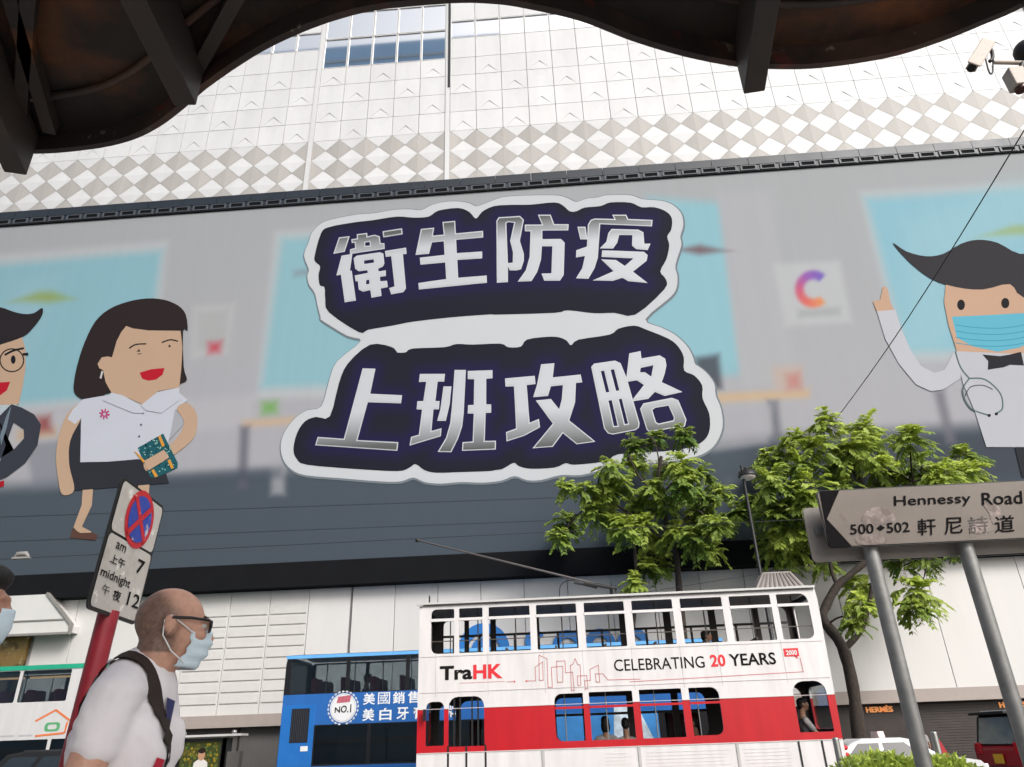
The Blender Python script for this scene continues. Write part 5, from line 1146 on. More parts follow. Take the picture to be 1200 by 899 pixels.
# ------------------------------------------------------------------ security cameras on a post beyond the right edge
cctv = empty('security_cameras', (3.98, 4.2, 0), 'pair of beige security cameras on an arm at the upper right', 'camera')
cb = mat('camera_beige', (0.42, 0.36, 0.31), 0.5, noise=0.15, scale=20); cable = mat('cable_black', (0.015, 0.015, 0.017), 0.5)
q = MB(); q.tube([(4.02, 4.2, 0), (4.02, 4.2, 6.6)], 0.07, 16); q.build('post', zinc, cctv)
q = MB(); q.tube([atY(1164, 73, 4.2), atY(1205, 74, 4.2), (4.0, 4.2, 5.92)], 0.016, 10); q.build('arm', cb, cctv)
a, c = atY(1155, 51, 4.2), atY(1139, 79, 4.2); q = MB(); q.beam(a, c, 0.075, 0.07, (0, -1, 0)); q.beam(a+Vector((0.012, -0.03, 0.0)), c.lerp(a, -0.08)+Vector((0.0, -0.045, 0)), 0.10, 0.012, (0, -1, 0)); h1 = q.build('housing', cb, cctv, bevel=0.006)
q = MB(); d = (c-a).normalized(); q.tube([c-d*0.01, c+d*0.02], 0.03, 12); q.build('lens', blackm, h1)
q = MB(); q.tube(spline([atY(1156, 52, 4.2), atY(1162, 60, 4.2), atY(1163, 68, 4.2), atY(1160, 72, 4.2)], 4, False), 0.014, 8); q.tube(spline([atY(1156, 50, 4.2), atY(1163, 64, 4.2), atY(1163, 85, 4.2), atY(1159, 84, 4.2), atY(1154, 65, 4.2)], 5, False), 0.006, 6); q.build('cable', cable, h1)
a, c = atY(1186, 84, 4.2), atY(1196, 103, 4.2); q = MB(); q.beam(a, c, 0.11, 0.10, (0, -1, 0)); h2 = q.build('housing', cb, cctv, bevel=0.006)
q = MB(); d = (c-a).normalized(); q.tube([c-d*0.01, c+d*0.025], 0.042, 12); q.build('lens', mat('lens_brown', (0.06, 0.02, 0.015), 0.2), h2)
q = MB(); q.ellipsoid(atY(1203, 60, 4.2), (0.09, 0.09, 0.09)); q.tube([atY(1194, 90, 4.2), atY(1198, 74, 4.2)], 0.02, 8); q.build('bracket', blackm, cctv)

# ------------------------------------------------------------------ street lamp, posts, wires
LX, LY, LZ = 6.14, 23.3, 9.38
lamp = empty('street_lamp', (LX, LY, ROADZ), 'slim black street lamp between the two trees', 'street lamp')
q = MB(); q.tube([(LX, LY, ROADZ), (LX, LY, 1.2), (LX, LY, 1.25), (LX, LY, LZ)], [0.10, 0.10, 0.065, 0.045], 12); q.build('pole', blackm, lamp)
q = MB(); q.tube([(LX, LY, LZ-.12), (LX+.32, LY, LZ-.08)], 0.025, 8); q.tube([(LX+.15, LY, LZ-.06), (LX+.15, LY, LZ-.16), (LX+.15, LY, LZ-.23), (LX+.15, LY, LZ-.38)], [0.05, 0.08, 0.28, 0.31], 16); q.build('lamp_shade', blackm, lamp)
q = MB(); q.ellipsoid((LX+.15, LY, LZ-.40), (0.25, 0.25, 0.10)); q.build('lamp_glass', mat('lamp_milk', (0.6, 0.57, 0.5), 0.3), lamp)
q = MB(); pts = [atY(980, 491, 29.0).lerp(atY(1215, 128, 13), k/8)-Vector((0, 0, 0.25*math.sin(PI*k/8))) for k in range(9)]; q.tube([pts[0]+(pts[0]-pts[1])*2]+pts+[pts[-1]+(pts[-1]-pts[-2])*3], 0.016, 6)
tag(q.build('span_wire', cable), 'thin black wire slanting down in front of the cartoon doctor', 'wire')
q = MB(); a, c = atY(-60, 652, 19.6), atY(1260, 660, 19.6); a.z = c.z = 6.52; q.tube([a, c], 0.008, 5)
tag(q.build('overhead_tram_wire', cable), 'thin overhead tram wire running above the tram', 'wire')
q = MB(); q.tube([atY(720, 700, 19.2), atY(955, 662, 24)], 0.008, 5); q.tube([atY(955, 662, 24), atY(1230, 648, 28)], 0.008, 5)
tag(q.build('stay_wire', cable), 'thin stay wire reaching towards the right tree', 'wire')
ww = atY(25, 653, 19.6); q = MB(); q.tube([ww+Vector((-.2, 0, 0)), ww+Vector((-.12, 0, .09)), ww+Vector((.12, 0, .09)), ww+Vector((.22, 0, 0))], [.03, .07, .07, .03], 8); q.box(ww.x-.24, ww.x+.26, ww.y-.06, ww.y+.06, ww.z-.05, ww.z+.0); q.tube([ww+Vector((0, 0, .09)), ww+Vector((0, 0, 6.56-ww.z+0.1))], .008, 5)
tag(q.build('wire_insulator', mat('insulator_grey', (0.25, 0.24, 0.23), 0.5)), 'small grey fitting hanging on the wire at the left', 'fitting')
def post(name, label, p, ztop, r_, m_, flag=None):
    o = empty(name, (p.x, p.y, ROADZ if p.y > 7.3 else 0), label, 'post', 'kerbside posts')
    q = MB(); q.tube([(p.x, p.y, ORG[o.name].z), (p.x, p.y, ztop)], r_, 14); q.ellipsoid((p.x, p.y, ztop), (r_, r_, r_*.5)); q.build('shaft', m_, o)
    if flag:
        q = MB(); q.add([(p.x+.03, p.y, ztop-.03), (p.x+.17, p.y+.06, ztop-.33), (p.x+.03, p.y+.02, ztop-.33)], [(0, 1, 2)]); q.add([(p.x+.03, p.y+.012, ztop-.03), (p.x+.17, p.y+.072, ztop-.33), (p.x+.03, p.y+.032, ztop-.33)], [(2, 1, 0)]); q.build('flag', mat('flag_red', (0.35, 0.02, 0.03), 0.7), o)
p = atY(979, 866, 9.2); post('steel_post', 'thin steel post at the front corner of the tram', p, p.z, 0.035, steel)
p = atY(1094, 859, 9.2); post('flagged_post', 'thin steel post with a red pennant right of the white car', p, p.z, 0.035, steel, True)

# ------------------------------------------------------------------ lit street advert at the left
adv = empty('street_advert', (-12.9, 28.6, 0), 'black street advert panel with portrait poster and spotlights left of the blue bus', 'advert')
q = MB(); q.box(-14.1, -12.15, 28.55, 28.7, 0.3, 1.95); q.build('cabinet', blackm, adv, bevel=0.01)
q = MB(); q.box(-14.25, -11.7, 28.3, 28.95, 2.0, 2.07); q.build('roof', mat('shelter_roof', (0.5, 0.5, 0.5), 0.5), adv)
q = MB(); q.box(-12.45, -12.3, 28.55, 28.7, 0, 2.0); q.box(-14.0, -13.9, 28.55, 28.7, 0, 2.0); q.build('leg', mat('shelter_grey', (0.2, 0.19, 0.18), 0.5), adv)
q = MB(); q.box(-12.2, -11.75, 28.45, 28.8, 0, 1.5); q.build('side_box', mat('side_box_grey', (0.09, 0.085, 0.08), 0.6), adv, bevel=0.01)
for x in (-13.85, -12.0):
    q = MB(); q.ellipsoid((x, 28.4, 2.13), (.09, .09, .07)); q.build('spotlight', steel, adv)
q = MB(); PYs = 28.545
q.add([(-13.95, PYs, .5), (-12.5, PYs, .5), (-12.5, PYs, 1.85), (-13.95, PYs, 1.85)], [(0, 1, 2, 3)], col=(0.05, 0.06, 0.02))
for i in range(160):
    x, z = -13.9+rb.random()*1.36, .6+rb.random()*1.2; q.add([(x+.05*math.cos(k*PI/3), PYs-.002-.0001*i, z+.05*math.sin(k*PI/3)) for k in range(6)], [tuple(range(6))], col=random.choice([(0.12, 0.10, 0.02), (0.25, 0.18, 0.02), (0.03, 0.06, 0.02), (0.10, 0.14, 0.03)]))
E_ = lambda cx, cz, rx, rz, col, l: q.add([(cx+rx*math.cos(k*PI/9), PYs-l, cz+rz*math.sin(k*PI/9)) for k in range(18)], [tuple(range(18))], col=col)
q.add([(-13.45, PYs-.03, .5), (-12.85, PYs-.03, .5), (-12.9, PYs-.03, 1.18), (-13.05, PYs-.03, 1.28), (-13.25, PYs-.03, 1.28), (-13.4, PYs-.03, 1.18)], [tuple(range(6))], col=(0.62, 0.60, 0.58))
E_(-13.15, 1.42, .13, .18, (0.42, 0.24, 0.15), .034); E_(-13.15, 1.56, .145, .09, (0.02, 0.015, 0.012), .036)
q.build('poster', flatprint, adv)

# ------------------------------------------------------------------ hedge by the kerb
leafm = attr_mat('leaf', 0.45, 0.35, trans=0.42)
def leafquad(mb, base, d, wd, L, up, col):
    d = d.normalized(); s_ = d.cross(up)
    if s_.length < 1e-3: s_ = d.cross(Vector((1, 0, 0)))
    s_.normalize(); n_ = s_.cross(d)
    mb.add([base, base+d*L*.5+s_*wd/2+n_*wd*.12, base+d*L, base+d*L*.5-s_*wd/2+n_*wd*.12], [(0, 1, 2), (0, 2, 3)], 0, False, col)
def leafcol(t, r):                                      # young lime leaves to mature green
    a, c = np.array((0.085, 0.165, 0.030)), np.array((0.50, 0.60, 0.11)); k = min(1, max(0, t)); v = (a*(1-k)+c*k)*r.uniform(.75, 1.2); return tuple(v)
hedge = empty('hedge', (3.35, 8.4, ROADZ), 'clipped yellow green hedge along the near kerb', 'hedge')
q = MB(); rh = random.Random(11)
for i in range(5200):
    u = rh.random(); x = 2.62+u*1.5; top = 1.07+0.10*math.exp(-((x-3.15)/.5)**2)+0.03*math.sin(x*9)+0.02*math.sin(x*23)
    if x > 3.75: top -= (x-3.75)*.45
    y = 8.05+rh.random()*.7; edge_ = rh.random()
    z = top-abs(rh.gauss(0, .10)) if edge_ < .6 else .45+rh.random()*(top-.45)
    if edge_ >= .6: y = 8.05+abs(rh.gauss(0, .05)) if rh.random() < .7 else y
    d = Vector((rh.gauss(0, 1), rh.gauss(0, 1)-.3, rh.gauss(.9, .7))); leafquad(q, Vector((x, y, z)), d, .028, .055+.03*rh.random(), Vector((rh.gauss(0, 1), rh.gauss(0, 1), rh.gauss(0, 1))), leafcol(.35+.75*rh.random(), rh))
q.build('foliage', leafm, hedge)
q = MB(); q.box(2.55, 4.2, 8.05, 8.75, ROADZ, .5); q.build('planter', mat('planter_concrete', (0.33, 0.32, 0.30), 0.85, noise=0.15), hedge)

# ------------------------------------------------------------------ trees
bark = mat('bark', (0.045, 0.034, 0.028), 0.9, noise=0.45, scale=9, bump=1.0, bscale=14)
def tree(name, label, base, limbs, clusters, YT, seed):
    root = empty(name, base, label, 'tree', 'street trees'); r = random.Random(seed); q = MB()
    tips = []
    for pts, rad in limbs:
        P_ = [(atY(x, y, YT+dy) if not isinstance(x, Vector) else x) for x, y, dy in pts]; P_ = [Vector(p) for p in spline([tuple(p) for p in P_], 4, False)]
        n = len(P_); q.tube(P_, [(rad[0]+(rad[1]-rad[0])*k/(n-1))*r.uniform(.88, 1.12) for k in range(n)], 9); tips += P_[n//3:]
    C_ = []
    for x, y, rr in clusters:
        dy = r.uniform(-1.5, 1.3); c = atY(x, y, YT+dy); C_.append((c, rr/25.0))
    for c, rr in C_:
        t = min(tips, key=lambda p: (p-c).length); m_ = t.lerp(c, .5)+Vector((r.uniform(-.2, .2), r.uniform(-.2, .2), r.uniform(-.1, .3)))
        q.tube([Vector(p) for p in spline([tuple(t), tuple(m_), tuple(c-Vector((0, 0, rr*.2)))], 3, False)], [.045, .04, .036, .032, .028, .024, .02], 5)
    q.build('trunk', bark, root)
    q = MB()
    for c, rr in C_:
        lime = r.uniform(.05, .6)
        for k in range(38):
            az = r.uniform(0, 2*PI); el = math.radians(r.uniform(-45, 78)); L = rr*r.uniform(.6, 1.0)
            d = Vector((math.cos(az)*math.cos(el), math.sin(az)*math.cos(el), math.sin(el)))
            b0_ = c+Vector((r.gauss(0, .16), r.gauss(0, .16), r.gauss(0, .16)))*rr+d*rr*.05; side_ = d.cross(Vector((0, 0, 1)))
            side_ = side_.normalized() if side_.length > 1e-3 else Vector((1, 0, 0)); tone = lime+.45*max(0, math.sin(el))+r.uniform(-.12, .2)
            npair = 6
            for j in range(npair):
                t = .18+.82*j/(npair-1); pos = b0_+d*L*t+Vector((0, 0, -.45*L*t*t)); tan = (d*L+Vector((0, 0, -.9*L*t))).normalized()
                ll = L*(.52-.2*abs(t-.5))*r.uniform(.85, 1.15)
                for sg in (-1, 1):
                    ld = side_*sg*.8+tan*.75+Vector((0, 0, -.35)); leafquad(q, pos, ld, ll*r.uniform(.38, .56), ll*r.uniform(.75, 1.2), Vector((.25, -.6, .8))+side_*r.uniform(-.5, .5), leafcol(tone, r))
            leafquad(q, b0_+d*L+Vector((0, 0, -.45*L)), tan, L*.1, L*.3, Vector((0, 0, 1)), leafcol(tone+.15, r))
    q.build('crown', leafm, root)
    return root
cl = [(245, 400, 50), (240, 560, 66), (220, 625, 54), (440, 310, 60), (560, 200, 60), (660, 170, 52), (790, 155, 56), (560, 285, 60), (340, 405, 50), (430, 400, 66), (380, 500, 66), (640, 390, 66), (770, 290, 66), (790, 370, 66), (870, 340, 52), (950, 425, 58), (790, 430, 66), (590, 480, 72), (700, 470, 58), (530, 590, 70), (650, 640, 66), (750, 600, 66), (880, 520, 70), (930, 570, 58), (840, 630, 66), (920, 680, 56), (620, 760, 58), (700, 760, 48), (560, 830, 52), (490, 560, 56), (450, 520, 50), (700, 320, 58), (600, 560, 58), (880, 440, 58), (500, 380, 58)]
cl = [(600+a/3.91, 470+c/3.91, rr/3.91) for a, c, rr in cl]
bl = atY(795, 705, 28.4)
tree('pavement_tree', 'left street tree whose crown rises behind the tram roof', (bl.x, 28.4, 0),
     [([(Vector((bl.x, 28.4, 0)), 0, 0), (Vector((bl.x, 28.4, 4.0)), 0, 0), (796, 690, 0.6), (792, 650, .4), (780, 610, .2), (770, 575, 0), (775, 535, -.2)], (.16, .07)),
      ([(792, 650, .4), (770, 625, .2), (735, 600, 0), (700, 585, -.2), (676, 605, -.3)], (.07, .025)), ([(785, 625, .3), (815, 600, .2), (840, 585, .1)], (.06, .025)),
      ([(776, 590, 0), (750, 560, -.2), (735, 530, -.3)], (.05, .02)), ([(772, 560, 0), (772, 540, 0), (768, 520, 0)], (.04, .02)), ([(775, 580, 0), (795, 555, 0), (800, 520, 0)], (.045, .02)),
      ([(Vector((bl.x-1.9, 28.6, 0)), 0, 0), (Vector((bl.x-1.9, 28.6, 4)), 0, 0), (746, 690, .6), (744, 650, .4), (742, 600, .2)], (.10, .04))], cl, 27.8, 21)
cr_ = [(440, 85, 55), (330, 140, 50), (590, 110, 66), (410, 180, 66), (550, 180, 72), (630, 150, 58), (755, 150, 66), (230, 220, 62), (300, 200, 50), (500, 240, 66), (690, 275, 66), (800, 265, 72), (880, 280, 60), (960, 215, 66), (985, 275, 58), (1035, 305, 34), (640, 250, 60), (350, 250, 60), (240, 300, 66), (380, 330, 66), (180, 380, 60), (110, 430, 58), (250, 420, 60), (330, 400, 60), (300, 490, 66), (240, 540, 58), (340, 560, 50), (300, 590, 56), (370, 480, 60), (440, 600, 46), (570, 690, 58), (580, 770, 48), (560, 830, 40), (730, 610, 48), (820, 600, 48), (780, 715, 64), (780, 780, 48), (920, 575, 30), (500, 330, 52), (510, 450, 72), (650, 440, 72), (840, 330, 50), (430, 420, 60)]
cr_ = [(830+a/3.211, 470+c/3.211, rr/3.211) for a, c, rr in cr_]
br = atY(1008, 866, 27.8)
tr_z = lambda x, y: (940+x/3.61, 650+y/3.61)
tree('pavement_tree', 'right street tree with dark forked trunk behind the road name sign', (br.x, 28.4, 0),
     [([(Vector((br.x, 28.3, 0)), 0, 0), (*tr_z(243, 790), .3), (*tr_z(215, 560), .2), (*tr_z(170, 390), .1), (*tr_z(90, 275), 0), (*tr_z(100, 220), 0), (*tr_z(150, 130), 0), (*tr_z(215, 75), -.1), (1030, 640, -.2), (1035, 600, -.2), (1010, 565, -.3), (990, 540, -.2)], (.24, .05)),
      ([(*tr_z(175, 400), .1), (*tr_z(250, 320), 0), (*tr_z(285, 200), -.1), (*tr_z(300, 120), -.2), (1040, 640, -.3), (1075, 590, -.3)], (.12, .03)),
      ([(*tr_z(150, 130), 0), (*tr_z(125, 70), 0), (970, 640, 0), (950, 590, .1), (935, 570, .1), (905, 560, .1)], (.08, .02)),
      ([(1035, 600, -.2), (1060, 570, -.2), (1100, 555, -.1)], (.05, .02)), ([(1010, 565, -.3), (1000, 530, -.2), (968, 505, -.2)], (.045, .02)), ([(1060, 575, -.2), (1090, 620, -.2), (1080, 690, -.2)], (.04, .02))], cr_, 27.8, 33)
# ------------------------------------------------------------------ people
skinm = attr_mat('skin', 0.42, 0.4, noise=0.14, scale=60)
def headgeo(mb, H, s_=1.0, tilt=0.0, ears=True, turn=0.0):
    """head primitives, facing +x, H = centre of the skull"""
    R3 = Matrix.Rotation(turn, 3, 'Z')@Matrix.Rotation(tilt, 3, 'Y'); T = lambda x, y, z: Vector(H)+R3@Vector((x, y, z))*s_
    e = lambda c, r: mb.ellipsoid(T(*c), [k*s_ for k in r], R3, 20, 14)
    e((-.012, 0, .012), (.098, .078, .092)); e((.018, 0, -.02), (.082, .068, .090)); e((.038, 0, -.078), (.052, .048, .044))
    e((.012, 0, -.062), (.062, .057, .055)); e((.088, 0, .012), (.018, .055, .014)); e((.078, .034, -.028), (.022, .024, .022)); e((.078, -.034, -.028), (.022, .024, .022))
    mb.capsule(T(.096, 0, .0), T(.112, 0, -.034), .010*s_, .0145*s_); e((.100, .011, -.037), (.011, .008, .008)); e((.100, -.011, -.037), (.011, .008, .008))
    e((.090, 0, -.066), (.014, .024, .008)); e((.088, 0, -.076), (.014, .022, .008)); e((.080, 0, -.103), (.022, .024, .018))
    if ears:
        for sg in (-1, 1):
            e((-.006, sg*.079, -.018), (.022, .009, .034)); e((-.014, sg*.087, -.008), (.016, .007, .024))
    mb.capsule(T(-.024, 0, -.06), Vector(H)+Vector((-.045, 0, -.205))*s_, .060*s_, .066*s_)
    return T
def hand(mb, wrist, d, palm_n, s_=1.0):
    """palm, four fingers of unequal length and a thumb from the side of the palm, slightly curled"""
    d = Vector(d).normalized(); n_ = Vector(palm_n); n_ = (n_-d*n_.dot(d)).normalized(); sd_ = d.cross(n_); w_ = Vector(wrist)
    mb.obox(w_+d*.045*s_, d*.045*s_, sd_*.038*s_, n_*.013*s_)
    for i, L in enumerate((.070, .080, .075, .058)):
        p0 = w_+d*.088*s_+sd_*(-.029+.0193*i)*s_; p1 = p0+(d+n_*.25).normalized()*L*.5*s_; p2 = p1+(d*.75+n_*.7).normalized()*L*.5*s_
        mb.capsule(p0, p1, .0088*s_, .0082*s_, 8); mb.capsule(p1, p2, .0082*s_, .007*s_, 8)
    t0 = w_+d*.025*s_-sd_*.036*s_; t1 = t0+(d*.6-sd_*.7+n_*.3).normalized()*.035*s_; t2 = t1+(d*.95-sd_*.1+n_*.3).normalized()*.03*s_
    mb.capsule(t0, t1, .012*s_, .0105*s_, 8); mb.capsule(t1, t2, .0105*s_, .0085*s_, 8)
def person(name, label, loc, yaw, sit=False, skin=(0.36, 0.19, 0.12), hair=(0.012, 0.010, 0.010), top=(0.6, 0.6, 0.62), legs=(0.03, 0.03, 0.04), vox=0.022, arms='down', seat=0.42, hairstyle='short', patt=None, sc=1.0, arm_d=None, cat='person', group=None):
    """figure facing +x in its own space, standing at z = 0 or sitting with its seat at height `seat`"""
    body = MB(); sh = MB(); lg = MB()
    hip = seat+.09 if sit else .93; ch = hip+.50
    H = (0.03, 0, hip+.79); headgeo(body, H)
    body.capsule((-.012, 0, hip+.60), (-.015, 0, hip+.48), .062, .075)
    body.ellipsoid((0, 0, hip+.36), (.11, .155, .17)); body.ellipsoid((0, 0, hip+.06), (.11, .15, .14)); body.ellipsoid((0, 0, hip+.2), (.10, .135, .2))
    sh.ellipsoid((0.0, 0, hip+.36), (.125, .175, .175)); sh.ellipsoid((0, 0, hip+.13), (.12, .155, .22)); sh.ellipsoid((0, 0, hip-.02), (.125, .165, .11))
    for sg in (-1, 1):
        S_ = Vector((-.01, sg*.175, hip+.46))
        body.capsule((0, sg*.06, hip+.47), S_, .075, .062); sh.capsule((0, sg*.07, hip+.475), S_, .085, .072)
        if arms == 'fwd': E_2 = S_+Vector((.16, sg*.05, -.23)); W_ = E_2+Vector((.23, -sg*.03, -.02)); hd = (1, 0, -.1)
        elif arms == 'lap': E_2 = S_+Vector((.04, sg*.06, -.28)); W_ = E_2+Vector((.20, -sg*.12, -.06)); hd = (1, -sg*.5, -.2)
        else: E_2 = S_+Vector((-.02, sg*.06, -.30)); W_ = E_2+Vector((.07, sg*.01, -.25)); hd = (.2, 0, -1)
        body.capsule(S_, E_2, .055, .042); body.capsule(E_2, W_, .041, .028); hand(body, W_, hd, (0, -sg, 0) if arms == 'down' else (0, 0, -1))
        sh.capsule(S_, S_.lerp(E_2, .62), .070, .062)
        K = Vector((.44, sg*.11, hip-.02)) if sit else Vector((.02, sg*.09, .50)); An = Vector((.44, sg*.11, .09)) if sit else Vector((-.02, sg*.09, .09))
        if sit and hip-.02 < .3: An = Vector((.75, sg*.11, hip-.05))
        Hp = Vector((0, sg*.085, hip))
        body.capsule(Hp, K, .082, .056); body.capsule(K, An, .055, .038); body.capsule(An-Vector((.03, 0, .04)), An+Vector((.15, 0, -.055)), .042, .032)
        lg.capsule(Hp, K, .098, .070); lg.capsule(K, An.lerp(K, .08), .068, .055)
    lg.ellipsoid((0, 0, hip), (.125, .165, .12))
    me = remesh(body, vox*.75, 3, skinm); hc = np.array(hair); skc = np.array(skin)
    vcolor(me, lambda c: np.where((c[:, 2] < An.z+.0)[:, None], np.array((.02, .02, .02)), skc))
    me.name = name; o = bpy.data.objects.new(name, me); COL.objects.link(o); o.location = loc; o.rotation_euler = (0, 0, yaw); o.scale = (sc,)*3; tag(o, label, cat, group)
    pm = mat('cloth_%s' % name, top, .85, noise=.12 if not patt else .6, scale=14 if not patt else 45); pl = mat('trousers_%s' % name, legs, .85, noise=.1)
    for nm, g_, m_ in (('shirt', sh, pm), ('trousers', lg, pl)):
        c = bpy.data.objects.new(nm, remesh(g_, vox, 3, m_)); COL.objects.link(c); c.parent = o
    hb = MB(); Hv = Vector(H)
    hb.ellipsoid(Hv+Vector((-.020, 0, .028)), (.102, .088, .092)); hb.ellipsoid(Hv+Vector((-.055, 0, -.03)), (.065, .078, .085)); hb.ellipsoid(Hv+Vector((.03, 0, .075)), (.07, .070, .045))
    if hairstyle == 'long': hb.ellipsoid(Hv+Vector((-.055, 0, -.09)), (.075, .098, .15))
    if hairstyle == 'cap': hb.ellipsoid(Hv+Vector((.11, 0, .045)), (.09, .075, .015))
    c = bpy.data.objects.new('hair', remesh(hb, vox*.7, 3, mat('hair_black', (0.010, 0.009, 0.009), .55, noise=.3, scale=60))); COL.objects.link(c); c.parent = o
    return o
FL = 0.76                                                # lower deck floor
def on_tram(px_, py_, Y, sit, floor, **k):
    p = atY(px_, py_, Y); h = p.z-floor; return p, h
p = atY(709, 846, 19.75); person('person', 'tram passenger in patterned top, left of the two seen from behind', (p.x, 19.75, p.z-1.30*1.17), PI/2, True, top=(0.30, 0.28, 0.28), patt=1, arms='lap', hairstyle='long', group='tram passengers', sc=1.17)
p = atY(733, 848, 19.75); person('person', 'dark-haired tram passenger in black, right of the two seen from behind', (p.x, 19.80, p.z-1.30*1.17), PI/2, True, top=(0.02, 0.02, 0.022), arms='lap', group='tram passengers', sc=1.17)
p = atY(813, 847, 19.75); person('person', 'tram passenger in dark cap by the last lower window', (p.x, 19.75, p.z-1.30*1.17), PI, True, top=(0.03, 0.04, 0.07), arms='lap', hairstyle='cap', group='tram passengers', sc=1.17)
p = atY(826, 745, 19.7); person('person', 'upper deck tram passenger whose dark head shows over the sill', (p.x, 19.7, p.z-1.30*1.17), 0, True, top=(0.05, 0.05, 0.06), arms='lap', group='tram passengers', sc=1.17)
p = atY(938, 825, 19.35); person('person', 'tram driver in pale shirt reaching for the controls', (p.x, 19.3, p.z-1.30*1.17), 0, True, top=(0.42, 0.43, 0.46), arms='fwd', group='tram passengers', sc=1.17)
p = atY(431, 795, 25.6); person('person', 'passenger in white top at the blue bus upper deck window', (p.x, 25.5, p.z-1.30*1.17), 0, True, top=(0.65, 0.62, 0.62), arms='fwd', group='bus passengers', sc=1.17)
p = atY(1128, 878, 26.0); person('person', 'person in dark clothes standing beside the red taxi', (p.x, 28.6, 0.0), PI/2+.5, False, top=(0.04, 0.035, 0.035), hairstyle='long', sc=0.86)

# ---- the man walking past in the foreground
def big_man():
    base = Vector((-1.25, 2.3, 0)); yaw = math.radians(9)
    body = MB(); H = (0.035, 0.0, 1.636); TURN = math.radians(20); T = headgeo(body, H, 0.95, math.radians(4), True, TURN)
    body.capsule((-.02, 0, 1.50), (-.04, 0, 1.42), .060, .066); body.ellipsoid((-.05, 0, 1.28), (.095, .14, .15)); body.ellipsoid((-.05, 0, 1.02), (.115, .155, .18)); body.ellipsoid((-.055, 0, 1.16), (.11, .145, .16))
    sh = MB(); sh.ellipsoid((-.050, 0, 1.33), (.122, .165, .17)); sh.ellipsoid((-.022, -.06, 1.32), (.118, .10, .12)); sh.ellipsoid((-.022, .06, 1.32), (.118, .10, .12)); sh.ellipsoid((-.04, 0, 1.10), (.128, .155, .21)); sh.ellipsoid((-.05, 0, .93), (.135, .175, .12)); sh.ellipsoid((-.085, 0, 1.39), (.075, .13, .09))
    sh.capsule((-.035, 0, 1.45), (-.022, 0, 1.500), .112, .082)
    lg = MB(); lg.ellipsoid((-.05, 0, .92), (.125, .165, .12))
    for sg in (-1, 1):
        S_ = Vector((-.030, sg*.152, 1.425)); E_2 = S_+Vector((-.055 if sg < 0 else .05, sg*.045, -.29)); W_ = E_2+Vector((.10, sg*.0, -.24))
        body.capsule((-.05, sg*.07, 1.43), S_+Vector((0, 0, -.015)), .058, .048); body.capsule(S_+Vector((0, 0, -.015)), E_2, .050, .046); body.capsule(E_2, W_, .045, .030); hand(body, W_, (.3, 0, -1), (0, -sg, 0))
        sh.capsule((-.04, sg*.055, 1.475), S_+Vector((0, 0, .002)), .072, .068); sh.capsule(S_, S_.lerp(E_2, .30), .066, .067)
        K = Vector((.10*sg*-1, sg*.09, .50)); An = Vector((.02 if sg > 0 else -.28, sg*.09, .09)); Hp = Vector((-.05, sg*.085, .93))
        body.capsule(Hp, K, .085, .058); body.capsule(K, An, .056, .040); body.capsule(An-Vector((.03, 0, .04)), An+Vector((.16, 0, -.05)), .045, .034)
        lg.capsule(Hp, K, .10, .074); lg.capsule(K, An.lerp(K, .1), .072, .06)
    me = remesh(body, .0065, 5, skinm)
    def col(c):
        sk = np.array((0.56, 0.31, 0.225)); d = c-np.array(H); d = np.stack([d[:, 0]*math.cos(TURN)+d[:, 1]*math.sin(TURN), d[:, 1]*math.cos(TURN)-d[:, 0]*math.sin(TURN), d[:, 2]], -1); out_ = np.tile(sk, (len(c), 1))
        # close-cropped grey hair round the back and sides
        s_ = 1/(1+np.exp(-((-d[:, 0]*1.0+.012)-np.maximum(d[:, 2]-.02, 0)*.9)/.008))*(d[:, 2] < .085)*(d[:, 2] > -.085)
        s_ = s_*np.random.default_rng(2).uniform(.72, 1.0, len(c)); ear = (np.abs(d[:, 1]) > .082); s_ = np.where(ear, 0, s_); hr = np.array((0.070, 0.052, 0.046))
        out_ = out_*(1-0.85*s_[:, None])+hr*(0.85*s_[:, None]); k = np.clip((d[:, 2]-.04)/.05, 0, 1)[:, None]*.0
        lip = ((d[:, 0] > .085) & (np.abs(d[:, 2]+.07) < .014) & (np.abs(d[:, 1]) < .03))[:, None]; out_ = np.where(lip, np.array((0.30, 0.09, 0.07)), out_)
        shoe = (c[:, 2] < .10)[:, None]; return np.where(shoe, np.array((.03, .03, .03)), out_)
    vcolor(me, col)
    o = bpy.data.objects.new('person', me); COL.objects.link(o); o.location = base; o.rotation_euler = (0, 0, yaw); o.scale = (1.083,)*3
    tag(o, 'balding man in white T-shirt, glasses and face mask walking past in the foreground', 'person'); ORG[o.name] = Vector((0, 0, 0))
    def child(nm, me_): c = bpy.data.objects.new(nm, me_); COL.objects.link(c); c.parent = o; return c
    cloth = mat('tshirt_white', (0.80, 0.765, 0.80), .9, noise=.05, scale=9, bump=.35, bscale=7)
    # folds: pull the cloth in soft waves
    sm_ = remesh(sh, .010, 5, cloth); n = len(sm_.vertices); co = np.zeros(n*3); sm_.vertices.foreach_get('co', co); co = co.reshape(-1, 3); no = np.zeros(n*3); sm_.vertices.foreach_get('normal', no); no = no.reshape(-1, 3)
    wv = .0055*np.sin(co[:, 2]*38+co[:, 1]*26+co[:, 0]*30)*np.sin(co[:, 0]*23-co[:, 2]*12+1)+.006*np.sin(co[:, 0]*55+co[:, 2]*25)*np.sin(co[:, 1]*30); 
    for sg in (-1, 1):                                   # creases fanning out from each armpit
        dx, dz = co[:, 0]+.01, co[:, 2]-1.36; rr_ = np.hypot(dx, dz); wv = wv+.0028*np.sin(11*np.arctan2(dz, dx)+7*rr_*10)*np.exp(-((rr_-.13)/.09)**2)*(co[:, 1]*sg > .06)
